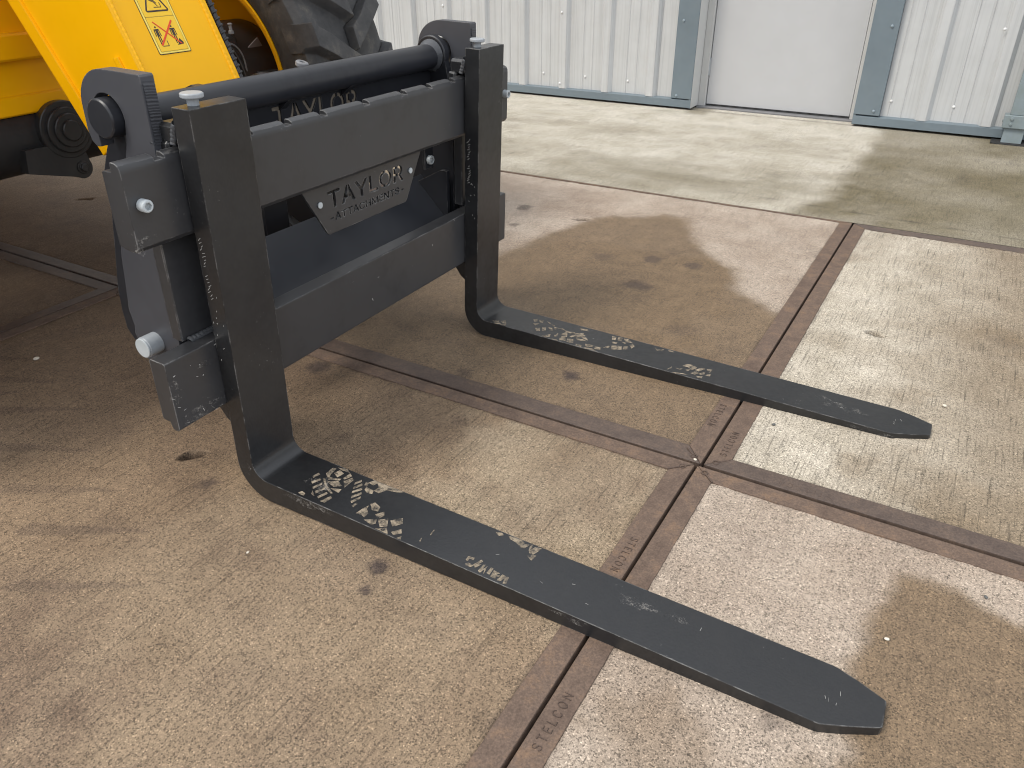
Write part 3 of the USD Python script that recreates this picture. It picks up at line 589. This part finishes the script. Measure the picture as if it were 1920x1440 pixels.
# ================================================================ THE TWO FORKS
def fork_body():
    sh = .011
    fo = .034                                   # inner fillet
    inner = [(-fo * math.cos(t) + fo, -fo * math.sin(t) + fo) for t in np.linspace(0, PI / 2, 10)]
    ro, c = .075, (-.0405 + .075, -.049 + .075)
    outer = [(c[0] - ro * math.cos(t), c[1] - ro * math.sin(t)) for t in np.linspace(PI / 2, 0, 14)]
    P = [(sh * HS, HS)] + inner + [(1.1985, 0), (1.2, -.0015), (1.2, -.014), (1.194, -.019)] + outer + [(-.0405 + sh * HS, HS)]
    P = Polygon([(u + (sh * w if w > .04 and u < .05 and w < HS - .001 else 0), w) for u, w in P]).buffer(0)
    side = man(prism_v(P, 0, WF))
    plan = [(-.3, 0), (1.114, 0), (1.120, .0009), (1.158, .0185), (1.190, .0350), (1.1975, .0395), (1.2, .0435), (1.2, WF - .0300), (1.1975, WF - .0265), (1.160, WF - .0115), (1.126, WF - .0012), (1.118, WF), (-.3, WF)]
    return as_tri(side ^ man(prism_w(Polygon(plan), -.3, 1.2)))
FB = fork_body()
def flat_marks(rows, dv, z):
    V = []; F = []
    for q in rows:
        P = Polygon(np.array(q, float).reshape(-1, 2) / 1000.0)
        if not P.is_valid or P.area < 4e-6: P = P.buffer(.0006)
        P = P.buffer(.0006).buffer(-.0003)
        for g in getattr(P, 'geoms', [P]):
            v, f = trimesh.creation.triangulate_polygon(g, engine='earcut'); F += (np.asarray(f) + len(V)).tolist(); V += [[a, b - dv, z] for a, b in v]
    m = trimesh.Trimesh(V, F, process=False)
    if m.face_normals[:, 2].mean() < 0: m.invert()
    return m
def make_fork(label, dv, prints, seed):
    M = ATT @ np.array([[1, 0, 0, 0], [0, 1, 0, dv], [0, 0, 1, 0], [0, 0, 0, 1.0]])
    t = Thing('pallet_fork', label, 'forklift fork', M, 'pair of pallet forks')
    def fp(name, mesh, mat='fork_paint', **k): return part(t, name, mesh, mat, frame=M, **k)
    fp('fork_body', FB, smooth=25)
    fp('top_hook', cat(cbox(-.084, -.0325, .006, WF - .006, .660, .694, .006), cbox(-.088, -.0655, .004, WF - .004, .6425, .664, .004)))
    fp('lower_hook', cat(prism_v(Polygon([(-.0415, .160), (-.0415, .105), (-.060, .118), (-.084, .150), (-.084, .178), (-.066, .178), (-.062, .1605)]), .010, WF - .010)))
    fp('hook_weld', tube([(-.036 - .012 * t_, .0035 + .0012 * math.sin(t_ * 30), .697 - .034 * t_ + .0012 * math.sin(t_ * 23)) for t_ in np.linspace(0, 1, 20)], .0055, 8), 'weld', smooth=True)
    k = fp('locking_pin', cat(cyl((-.017, .031, .7215), (-.017, .031, .735), .0095, 22)), 'zinc', smooth=35)
    fp('pin_head', cyl((-.017, .031, .7345), (-.017, .031, .7425), .0185, 30), 'zinc', under=k, smooth=35)
    fp('boot_print', flat_marks(prints, dv, .0004), 'mud', label='dried muddy boot prints on the blade', kind='stuff')
    # struck marks and scuffs on the outer side of the shank
    r = random.Random(seed); S = []
    for i in range(17):
        w = .505 - i * .0062 - (.012 if i > 8 else 0); u = -.024 + r.uniform(-.003, .003); a = r.uniform(.3, .8); L = r.uniform(.002, .0046)
        S.append(prism_v(LineString([(u - L * math.cos(a), w - L * math.sin(a)), (u + L * math.cos(a), w + L * math.sin(a))]).buffer(.0005), -.0006, .0003))
    for i in range(9):
        w = r.uniform(.26, .40); u = r.uniform(-.032, -.004); S.append(prism_v(LineString([(u, w), (u + r.uniform(-.002, .002), w + r.uniform(.001, .003))]).buffer(.0004), -.0006, .0003))
    fp('struck_marks', cat(*S), 'scratch', kind='stuff')
    # scuffed and dusty patches on the blade and a few scratches near the tip
    top = [(1.0, .058, .045, .018), (.955, .075, .02, .012)] if seed == 2 else [(.80, .080, .030, .016), (.865, .085, .022, .010), (.13, .05, .03, .02)]
    for k_, q in enumerate(top): fp('dust_smear', prism_w(blotch(*q, k_ + seed), -.0005, .0005), 'dust_patch')
    sd = [(1.075, -.008, .05, .006)] if seed == 2 else [(.12, -.010, .035, .009), (.175, -.006, .035, .006), (.72, -.008, .03, .006), (-.018, .012, .010, .016)]
    for k_, q in enumerate(sd): fp('dust_smear', prism_v(blotch(*q, k_ + 3), -.0005, .0006), 'dust_patch')
    S = []
    for i in range(9):
        u, v, L, a = (r.uniform(.25, 1.1), r.uniform(.02, .1), r.uniform(.003, .008), r.uniform(0, 6.3)) if i < 5 else (1.13 + r.uniform(-.012, .012), .055 + r.uniform(-.012, .016), r.uniform(.004, .009), 1.9 + r.uniform(-.3, .3))
        S.append(prism_w(LineString([(u, v), (u + L * math.cos(a), v + L * math.sin(a))]).buffer(r.uniform(.0001, .0003)), -.001, .0004))
    fp('scratches', cat(*S), 'scratch', kind='stuff')
    return t
BOOT_LEFT = [[131,93,135,107,149,102,146,86],[117,84,117,106,125,107,128,86,133,73],[125,112,146,117,157,111,138,109],[160,109,169,104,164,87,158,90],[130,79,143,79,156,86,156,80,136,70],[136,64,155,77,172,69,160,58],[165,83,173,100,180,96,180,68],[158,51,178,60,181,48],[100,63,103,77,109,75,105,59],[110,48,118,65,123,62,116,44],[124,36,130,55,135,52,129,32],[137,28,145,47,150,44,143,24],[152,18,159,38,164,35,158,15],[167,10,174,33,180,29,177,11],[124,68,127,70,144,55,172,41,169,39,146,48],[188,91,194,105,198,100,191,85],[194,78,202,96,207,91,198,73],[201,67,211,85,215,80,204,61],[209,54,219,73,223,68,213,48],[218,41,226,62,229,56,223,37],[228,32,233,50,235,44,234,29],[209,94,207,102,213,104,216,93],[219,83,217,91,236,90,240,80,228,78],[211,105,218,117,229,116,225,103],[223,117,246,117,292,117,280,110,258,104,250,89,237,90,239,104],[257,54,262,62,279,56,283,44,271,41],[284,34,294,49,301,40,297,28],[253,38,257,48,260,38,271,30,271,17,261,20,250,18],[275,11,295,25,301,13,295,7],[298,25,313,37,325,18,314,10],[309,2,326,15,338,2,320,2],[320,35,336,53,345,40,334,23],[341,10,352,26,360,17,348,6],[359,2,364,10,367,3],[112,8,115,15,125,13,127,7,121,5],[132,27,146,16,137,18],[400,17,398,26,400,25,402,17],[407,42,406,56,407,56,409,41],[500,20,499,30,511,32,512,26,504,25,505,18],[504,12,509,17,516,14,521,18,517,9,507,8],[518,17,524,34,529,32,524,20,530,24,525,11],[533,8,534,26,537,27,538,15,542,26,545,7,541,17,538,6],[549,11,549,27,554,26,555,10],[559,7,557,23,570,22,565,16,573,17,568,7],[572,5,575,22,583,21,588,22,591,7,586,4,583,16,579,6],[509,111,521,115,526,111,520,105,515,107],[535,114,550,116,564,117,570,112,564,102,554,106,542,108],[563,102,570,110,581,113,576,100,569,99],[582,115,585,117,588,108,586,99],[587,100,593,114,605,116,601,102,598,94,590,93],[589,87,597,93,604,94,602,79,597,81]]
BOOT_RIGHT = [[142,950,152,958,158,944,151,938],[159,955,171,961,176,944,168,942],[154,927,170,934,165,918],[173,903,183,910,193,894,184,889],[188,918,198,921,207,903,197,899],[203,927,213,929,222,916,214,911],[182,959,197,954,198,947],[200,951,213,948,213,938],[215,940,224,937,229,927,224,925],[225,936,240,943,252,935,270,935,281,940,284,929,266,925,246,935],[210,869,227,893,233,875,224,868],[239,891,243,908,249,891,245,883],[254,910,258,928,265,922,274,901,262,891],[279,907,285,925,293,920,286,905],[259,885,271,897,281,877,264,872],[279,893,295,898,304,878,286,874],[241,869,257,871,262,867,249,867],[283,933,305,947,311,917,296,913],[302,936,313,938,333,913,316,916],[282,967,303,975,311,965,291,960],[300,906,317,912,332,907,307,899],[313,877,329,878,333,867,318,867],[335,891,357,895,360,884,341,878],[364,890,381,896,383,882,369,877],[339,870,362,876,379,867,348,867],[386,897,394,916,399,912,396,897],[380,973,392,975,397,955,388,953],[396,977,409,979,414,958,403,959],[413,977,426,980,445,964,431,960,423,964],[392,943,407,946,408,936,397,934],[401,918,414,929,427,930,433,911,409,900],[431,934,441,939,446,922,435,917],[442,948,447,960,456,950,454,933],[417,955,429,959,429,949],[46,879,61,892,65,881,58,871],[68,888,77,901,89,883,79,880],[58,867,69,878,78,874,69,867],[76,870,90,881,94,869,81,867],[506,974,515,964,526,969,532,981,531,967,517,959],[542,979,553,979,560,975,549,970],[576,876,582,896,583,882],[592,894,610,901,606,890],[605,914,611,930,628,933,619,915],[619,915,632,931,641,925,633,907],[618,898,629,909,626,895],[639,911,651,930,661,930,650,909],[635,888,644,906,653,899,646,887],[655,900,666,915,667,900,659,891],[592,869,618,877,632,877,600,867],[651,882,667,888,667,878,657,876],[665,931,678,935,677,914],[671,898,681,912,683,898]]
make_fork('near black pallet fork, its blade foremost, muddy prints beside its heel', 0.0, BOOT_LEFT, 1)
make_fork('far black pallet fork, on the side towards the white door', VS, BOOT_RIGHT, 2)

# ================================================================ TELEHANDLER
VEH = frame([ATT[0, 3], ATT[1, 3], 0], [math.cos(.0195), math.sin(.0195), 0], [-math.sin(.0195), math.cos(.0195), 0])
tel = Thing('telehandler', 'yellow telehandler with black quick hitch and big lugged tyre', 'telehandler', VEH)
def tp(name, mesh, mat, frame_=ATT, **k): return part(tel, name, mesh, mat, frame=frame_, **k)
# --- quick hitch, black: pin tube, collars, cheeks, cross tube
PU, PW = -.180, .688
hs = tp('hitch_tube', cyl((PU, .017, PW - .004), (PU, .968, PW - .004), .0305, 40), 'headstock_paint', smooth=35)
for v0, v1 in ((-.0275, .028), (.957, 1.0125)): tp('hitch_pin', cyl((PU, v0, PW + .003), (PU, v1, PW + .003), .0325, 40), 'headstock_paint', smooth=35)
for v0, v1 in ((.029, .050), (.935, .9565)): tp('hitch_collar', cyl((PU - .004, v0, PW), (PU - .004, v1, PW), .0455, 40), 'headstock_paint', smooth=35)
for v0, v1 in ((.913, .9345), (.0505, .072)): tp('collar_weld', cyl((PU - .002, v0 if v0 > .5 else v1, PW - .002), (PU - .002, v1 if v0 > .5 else v0, PW - .002), .031, 32, .039), 'weld', smooth=35)
CHK = [(-.135, .655), (-.118, .56), (-.118, .20), (-.20, .165), (-.30, .185), (-.329, .212), (-.346, .235), (-.348, .278), (-.343, .327), (-.322, .407), (-.295, .512), (-.289, .578), (-.251, .645), (-.225, .70), (-.19, .725), (-.15, .71)]
tp('hitch_cheek', prism_v(Polygon(CHK).buffer(0), .029, .049), 'headstock_paint')
tp('hitch_cheek', prism_v(Polygon(CHK).buffer(0).intersection(sbox(-.272, 0, 0, 1)), .936, .956), 'headstock_paint')
bend = [(-.100, .235)] + [(-.232, .364)]
tp('hitch_crossmember', cbox(-.365, -.315, .15, .50, .25, .52, .006), 'headstock_paint')  # added black block, put behind the bars to keep that opening dark
tp('sloping_plate', prism_v(LineString(bend).buffer(.005, cap_style=2), .0495, .9355), 'tube_paint', smooth=35)
for v0, v1 in ((.905, .918), (.067, .080)): tp('hitch_web', prism_v(Polygon([(-.12, .40), (-.12, .215), (-.30, .215), (-.30, .32), (-.24, .345), (-.14, .40)]), v0, v1), 'headstock_paint')
pin = tp('locking_bar', cyl((-.1725, -.0575, .277), (-.1725, .10, .277), .0205, 36), 'zinc', smooth=35, label='bright zinc locking bar through the lower hole')
tp('bar_end', cyl((-.1725, -.0602, .277), (-.1725, -.0565, .277), .0195, 36), 'bolt_zinc', under=pin, smooth=35)
tp('locking_bar', cyl((-.1725, .90, .277), (-.1725, 1.03, .277), .0205, 36), 'zinc', smooth=35)
eye = man(cyl((-.246, .524, .700), (-.243, .525, .711), .0145, 28)) - man(cyl((-.249, .523, .690), (-.240, .526, .722), .0062, 18))
tp('lifting_eye', cat(as_tri(eye), box(-.248, -.240, .518, .530, .66, .70)), 'eye_paint', smooth=35)
# --- boom nose
VL, VR = .3585, .6265
UP = np.array([-.42674865, 0, .90437027]); PN = np.array([.90437027, 0, .42674865]); PO = np.array([-.589, VC, .700])
PAN = ATT @ frame(PO, [0, 1, 0], UP)           # panel frame: x across, y up the slope, z out
tp('boom_front_plate', cbox(-.130, .130, -.33, .62, -.012, -.003, .001), 'machine_yellow', PAN)
SIDE = [(-.4805, .445), (-.565, .650), (-.589, .700), (-.652, .833), (-.86, 1.274), (-.95, 1.40), (-1.25, 1.62), (-1.45, 1.55), (-1.30, 1.25), (-1.0, .80), (-.775, .464), (-.76, .447), (-.70, .425), (-.50, .425)]
sp = Polygon(SIDE).buffer(0)
inner = Polygon([(-.61, .50), (-.60, .66), (-.665, .80), (-.87, 1.23), (-.96, 1.36), (-1.24, 1.55), (-1.36, 1.50), (-1.23, 1.24), (-.955, .82), (-.735, .49)]).buffer(0)
for a, b, s in ((VL, VL + .010, -1), (VR - .010, VR, 1)):
    pl = tp('boom_side_plate', prism_v(sp, a, b), 'machine_yellow')
    vv = a if s < 0 else b
    q = sorted((vv, vv + s * .009))
    tp('rear_flange', prism_v(Polygon([(-.775, .464), (-1.0, .80), (-1.30, 1.25), (-1.265, 1.27), (-.968, .822), (-.743, .486)]), *q), 'machine_yellow', under=pl)
    q = sorted((vv, vv + s * .006))
    for P_ in ([(-.655, .700), (-.640, .704), (-.615, .655), (-.620, .640), (-.632, .650)], [(-.715, .585), (-.700, .590), (-.672, .535), (-.68, .525)]): tp('stiffener', prism_v(Polygon(P_), *q), 'machine_yellow', under=pl)
for sx in (-1, 1):
    pts = [(sx * .1225, y, -.0035 + .0004 * math.sin(y * 500)) for y in np.linspace(-.30, .55, 420)]
    tp('corner_weld', tube(pts, .0050, 8), 'machine_yellow', PAN, smooth=True)
tp('boom_back_plate', cat(prism_v(LineString([(-.78, .47), (-1.0, .80), (-1.30, 1.25)]).buffer(.005, cap_style=2), VL + .0102, VR - .0102)), 'machine_yellow')
for v0, v1 in ((.385, .405), (.58, .60)): tp('boom_tip_bracket', prism_v(Polygon([(-.16, .66), (-.30, .55), (-.30, .27), (-.62, .43), (-.60, .60), (-.45, .66)]), v0, v1), 'headstock_paint')
tp('boom_beam', box(-4.6, -1.25, VL + .012, VR - .012, 1.20, 1.545), 'machine_yellow')
# --- warning sticker on the boom nose
def st(poly, z0, z1): return prism_w(poly if hasattr(poly, 'area') else Polygon(poly), z0, z1)
rr = lambda x0, x1, y0, y1, r: sbox(x0 + r, y0 + r, x1 - r, y1 - r).buffer(r)
lab = tp('warning_sticker', st(rr(-.0605, .0305, .0050, .190, .004), -.003, -.0024), 'sticker_black', PAN)
tp('sticker_face', st(rr(-.0590, .0290, .0068, .188, .003), -.0024, -.0022), 'sticker_border', PAN, under=lab)
tp('sticker_line', st(rr(-.0543, .0246, .0107, .184, .002), -.0022, -.0020), 'sticker_black', PAN, under=lab)
for y0, y1 in ((.0112, .0885), (.0892, .1835)): tp('sticker_panel', st(rr(-.0538, .0241, y0, y1, .002), -.0020, -.0018), 'sticker_yellow', PAN, under=lab)
tri = Polygon([(-.0395, .1040), (.0135, .1040), (-.013, .1560)]).buffer(.0045); tri_in = Polygon([(-.0395, .1040), (.0135, .1040), (-.013, .1560)]).buffer(.0006)
tp('warning_triangle', st(tri.difference(tri_in), -.0018, -.0016), 'sticker_black', PAN, under=lab)
ls = lambda pts, w: LineString(pts).buffer(w, cap_style=2)
tp('triangle_pictogram', st(unary_union([ls([(-.028, .132), (-.017, .1253), (-.0071, .1118)], .0009), ls([(-.0187, .1097), (.001, .1092), (.0004, .1200)], .0009), ls([(-.022, .134), (-.012, .124), (-.008, .118)], .0013), ls([(-.024, .126), (-.015, .122)], .0009), ls([(-.012, .128), (-.008, .136)], .0010)]), -.0018, -.0016), 'sticker_black', PAN, under=lab)
def man_fig(x, y, s=1):
    return unary_union([Polygon([(x + .0022 * math.cos(t), y + .0022 * math.sin(t)) for t in np.arange(14) / 14 * 2 * PI]), ls([(x - .0062, y - .0058), (x + .0062, y - .0058)], .0016), ls([(x - .0060, y - .005), (x - .0066, y - .0205)], .0011), ls([(x + .0060, y - .005), (x + .0066, y - .0205)], .0011), sbox(x - .0036, y - .021, x + .0036, y - .0055), ls([(x - .0023, y - .02), (x - .0023, y - .0385)], .0014), ls([(x + .0023, y - .02), (x + .0023, y - .0385)], .0014)])
tp('person_pictogram', st(man_fig(-.0405, .0664), -.0018, -.0016), 'sticker_black', PAN, under=lab)
tp('person_pictogram', st(man_fig(.0030, .0654), -.0018, -.0016), 'sticker_black', PAN, under=lab)
for P_ in (ls([(-.0416, .0233), (-.025, .0230), (-.025, .0348)], .0009), Polygon([(.0109, .0376), (.018, .0285), (.018, .0247), (.0166, .0235), (-.0008, .0225), (.0055, .027)])): tp('fork_pictogram', st(P_, -.0018, -.0016), 'sticker_black', PAN, under=lab)
tp('red_cross', st(unary_union([ls([(-.0414, .0786), (.0125, .0245)], .0015), ls([(.0111, .0785), (-.0433, .0250)], .0022)]), -.0015, -.0013), 'sticker_red', PAN, under=lab)
# --- hose in a spiral guard along the boom
hp = np.array([[.176 - .022 * t, y, -.020 - .012 * t] for t, y in zip(np.linspace(0, 1, 60), np.linspace(.55, -.32, 60))])
h = tp('hydraulic_hose', tube(hp, .0085, 12), 'black_rubber_hose', PAN, smooth=True)
tt = np.linspace(0, 1, 1500); hx = .176 - .022 * tt + .0092 * np.cos(tt * 2 * PI * 52); hz = -.020 - .012 * tt + .0092 * np.sin(tt * 2 * PI * 52)
tp('spiral_guard', tube(np.stack([hx, .55 - .87 * tt, hz], 1), .0033, 6), 'black_rubber_hose', PAN, under=h, smooth=True)
# --- chassis, axle
XV = np.linalg.inv(VEH) @ ATT                  # not used for shapes; chassis parts are given in the level frame
fp_ = tp('chassis_front', cat(cbox(-2.6, -1.13, .10, .885, .635, .93, .006), cbox(-2.6, -1.105, .10, .885, .735, .800, .006), cbox(-1.16, -1.122, .10, .885, .600, .650, .004)), 'machine_yellow', VEH)
tp('chassis_rail', cbox(-4.4, -2.6, .20, .785, .55, 1.0, .01), 'machine_yellow', VEH)
WU, WZ = -1.275, .562
ax = tp('axle', cat(cyl((-1.235, -.05, .545), (-1.235, 1.03, .545), .117, 56), cyl((-1.275, .80, .53), (-1.275, 1.20, .53), .085, 32)), 'axle_paint', VEH, smooth=35)
for k, (r0, u1) in enumerate(((.078, -1.098), (.062, -1.088), (.046, -1.080), (.028, -1.072))): tp('axle_boss', cyl((-1.20, .485, .547), (u1, .485, .547), r0, 48), 'axle_paint', VEH, under=ax, smooth=35)
for v in (.16, .205, .265): tp('axle_flange', cyl((-1.235, v, .545), (-1.235, v + .012, .545), .123, 56), 'axle_paint', VEH, under=ax, smooth=35)
ear = Polygon([(.40, .45), (.36, .41), (.487, .372)]).union(Polygon([(.487 + .030 * math.cos(t), .392 + .030 * math.sin(t)) for t in np.arange(28) / 28 * 2 * PI])).union(Polygon([(.34, .47), (.33, .41), (.487, .364), (.517, .392), (.50, .47)]))
tp('steering_ear', T(prism_u(ear, -1.135, -1.10), trimesh.transformations.translation_matrix([0, .012, .045])), 'axle_paint', VEH, under=ax)
tp('ear_bolt', cat(cyl((-1.10, .499, .439), (-1.088, .499, .439), .012, 6), cyl((-1.10, .499, .439), (-1.096, .499, .439), .018, 24)), 'axle_paint', VEH, under=ax, smooth=30)
tp('axle_pivot', cat(cbox(-1.32, -1.15, .10, .62, .45, .595, .02)), 'axle_paint', VEH, under=ax)
for s in (1, -1):
    f = lambda v: VC + s * (v - VC)
    vv = lambda a, b: tuple(sorted((f(a), f(b))))
    k0, k1 = vv(1.03, 1.19)
    kh = tp('steering_knuckle', cat(cbox(-1.34, -1.13, k0, k1, .40, .728, .015), cyl((-1.20, f(1.10), .72), (-1.20, f(1.10), .738), .06, 28)), 'axle_paint', VEH)
    tp('grease_fitting', cat(cyl((-1.145, f(1.176), .727), (-1.145, f(1.176), .738), .009, 8), cyl((-1.145, f(1.176), .738), (-1.145, f(1.176), .755), .0055, 10), cyl((-1.145, f(1.176), .755), (-1.145, f(1.176), .761), .008, 10)), 'zinc', VEH, under=kh)
    for bz, bv in ((.66, 1.06), (.66, 1.16), (.52, 1.06)): tp('knuckle_bolt', cyl((-1.131, f(bv), bz), (-1.118, f(bv), bz), .012, 6), 'axle_paint', VEH, under=kh)
    tp('steering_arm', prism_w(Polygon([(-1.16, f(1.17)), (-1.05, f(1.22)), (-1.03, f(1.30)), (-1.06, f(1.31)), (-1.10, f(1.25)), (-1.20, f(1.23))]), .585, .607), 'axle_paint', VEH, under=kh)
    tp('brake_bracket', T(cbox(-1.125, -1.12, f(1.26) - .03, f(1.26) + .03, .62, .70, .001), trimesh.transformations.rotation_matrix(.5, [1, 0, 0], [-1.12, f(1.26), .66])), 'eye_paint', VEH, under=kh)
    tp('hub_housing', cat(cyl((WU, f(1.15), WZ), (WU, f(1.34), WZ), .195, 56), cyl((WU, f(1.13), WZ), (WU, f(1.16), WZ), .15, 40)), 'axle_paint', VEH, smooth=35)
if True:
    tp('plate_mount', cbox(-1.15, -1.1005, 1.155, 1.24, .50, .66, .01), 'axle_paint', VEH)
    pl = tp('maker_plate', cbox(-1.1, -1.098, 1.196, 1.219, .575, .643, .0005), 'white_label', VEH)
    tp('print_row', cat(*[box(-1.0979, -1.0976, 1.198 + .0095 * (k % 2), 1.207 + .0095 * (k % 2), .580 + .0058 * k, .5825 + .0058 * k) for k in range(10)]), 'sticker_black', VEH, under=pl, kind='stuff')
    tp('brake_pipe', tube([(-1.09, 1.08 + .085 * math.sin(t * PI / 2), .600 + .112 * math.cos(t * PI / 2) ** .6) for t in np.linspace(0, 1, 30)], .003, 8), 'eye_paint', VEH, smooth=True)
# --- wheels
RT = .535
def wheel_meshes():
    side = [(.352, .150), (.372, .172), (.42, .192), (.47, .196), (.505, .190), (.527, .168), (RT, .13), (RT + .004, 0)]
    prof = [(r, v) for r, v in side] + [(r, -v) for r, v in side[-2::-1]] + [(.345, -.12), (.345, .12)]
    ty = [revolve_v(prof, 96)]
    N = 18
    for sgn in (1, -1):
        for k in range(N):
            t0 = (k + (.5 if sgn < 0 else 0)) / N * 2 * PI
            secs = []
            # from the shoulder to the centre line: (v, angle offset, base r, top r, half width in metres)
            for v, da, rb, rt, hw in ((.200, .02, .455, .468, .034), (.199, .00, .500, .522, .036), (.178, -.015, .515, .566, .036), (.12, -.085, .528, .576, .033), (.05, -.175, .532, .580, .031), (-.012, -.245, .532, .580, .034)):
                secs.append([(sgn * v, t0 + da + e * hw / rr_, rr_) for rr_, e in ((rb, -1.25), (rt, -1), (rt, 1), (rb, 1.25))])
            V = [[r * math.cos(t), v, r * math.sin(t)] for q in secs for v, t, r in q]; F = []
            for i in range(len(secs) - 1):
                for j in range(3): a = i * 4 + j; F += [[a, a + 1, a + 5], [a, a + 5, a + 4]]
            F += [[0, 2, 1], [0, 3, 2]]; e = (len(secs) - 1) * 4; F += [[e, e + 1, e + 2], [e, e + 2, e + 3]]
            m = trimesh.Trimesh(V, F, process=False); m.fix_normals(); ty.append(m)
    rim = revolve_v([(.343, .165), (.362, .172), (.364, .166), (.350, .155), (.330, .140), (.318, .10), (.312, .02), (.318, -.10), (.330, -.14), (.350, -.155), (.364, -.166), (.362, -.172), (.343, -.165), (.326, -.15), (.308, -.10), (.302, .02), (.300, .03), (.24, -.02), (.15, -.05), (.10, -.05), (.10, -.038), (.15, -.038), (.24, -.008), (.302, .045), (.306, .10), (.325, .148)], 96)
    hub = cat(cyl((0, -.05, 0), (0, -.10, 0), .095, 36), *[cyl((.125 * math.cos(t), -.05, .125 * math.sin(t)), (.125 * math.cos(t), -.072, .125 * math.sin(t)), .013, 6) for t in np.arange(8) / 8 * 2 * PI])
    return cat(*ty), rim, hub
TY, RIM, HUB = wheel_meshes()
for u, s in ((WU, 1), (WU, -1), (-4.0, 1), (-4.0, -1)):
    c = VEH @ frame([u, VC + s * .835, WZ], [1, 0, 0], [0, -s, 0]) if False else VEH @ np.array([[1, 0, 0, u], [0, -s, 0, VC + s * .835], [0, 0, -s * 1.0 if False else 1.0, WZ], [0, 0, 0, 1.0]])
    wp = numbered(tel.path + '/wheel'); x = UsdGeom.Xform.Define(stage, wp)
    def wpart(n, m, mat, sm=False):
        q = T(m, c)
        if np.linalg.det(c[:3, :3]) < 0: q.invert()
        part(tel, n, q, mat, under=wp, smooth=sm)
    wpart('tyre', TY, 'rubber', 32); wpart('rim', RIM, 'machine_yellow', 35); wpart('hub', HUB, 'axle_paint', 35)
# --- body behind, mostly out of sight
for s in (1, -1):
    a, b = sorted((VC + s * .60, VC + s * 1.05))
    for u in (WU, -4.0):
        arc = [(u + .72 * math.cos(t), .56 + .72 * math.sin(t)) for t in np.linspace(.25 * PI, .80 * PI, 16)]
        tp('mudguard', prism_v(LineString(arc).buffer(.012, cap_style=2), a, b), 'axle_paint', VEH)
cab = tp('cab', cat(cbox(-3.3, -2.0, -.36, .26, .55, 1.15, .03), *[cbox(u, u + .07, v, v + .07, 1.15, 2.25, .01) for u in (-3.3, -2.07) for v in (-.36, .19)], cbox(-3.35, -1.95, -.40, .30, 2.25, 2.36, .03)), 'axle_paint', VEH)
for m_ in (box(-2.035, -2.03, -.29, .19, 1.15, 2.25), box(-3.23, -2.07, -.33, -.325, 1.15, 2.25), box(-3.27, -3.265, -.29, .19, 1.15, 2.25)): tp('cab_window', m_, 'cab_glass', VEH, under=cab)
tp('engine_cover', cbox(-3.9, -1.9, .80, 1.30, .55, 1.18, .05), 'machine_yellow', VEH)

# ================================================================ LOOSE STONES ON THE YARD
def pebble(x, y, r, mat, label, seed, z=.0015):
    r *= .75
    m = trimesh.creation.icosphere(2, 1.0); q = m.vertices; k = 1 + .45 * (meshkit.fbm(q * 1.6 + seed * 7, 3, seed) - .5)
    m.vertices = q * k[:, None] * np.array([r, r * .72, r * .5]); m.apply_transform(trimesh.transformations.rotation_matrix(seed * 1.3, [0, 0, 1])); m.apply_translation([x, y, z + r * .36])
    t = Thing('pebble', label, 'stone', frame([x, y, 0], [1, 0, 0], [0, 1, 0])); part(t, 'stone', m, mat, smooth=50)
for i, a in enumerate([(-1.747, -.443, .011, 'pebble_light', 'cream pebble on the brown slab left of the carriage'), (.447, .533, .0075, 'pebble_light', 'small pale pebble lying just past the far fork tip'),
    (.106, .241, .0065, 'pebble_dark', 'small dark stone on the near side of the far fork'), (.566, -.127, .0055, 'pebble_dark', 'little dark stone by the steel edge at the right'),
    (.430, -.313, .0055, 'pebble_light', 'white pebble on the damp patch near the fork tip'), (-.644, -.697, .0042, 'pebble_light', 'tiny white stone on the slab in front of the near fork'),
    (-.0085, .0125, .0055, 'pebble_light', 'whitish stone in the crossing of the steel edges')]):
    pebble(*a, i + 1, .002)
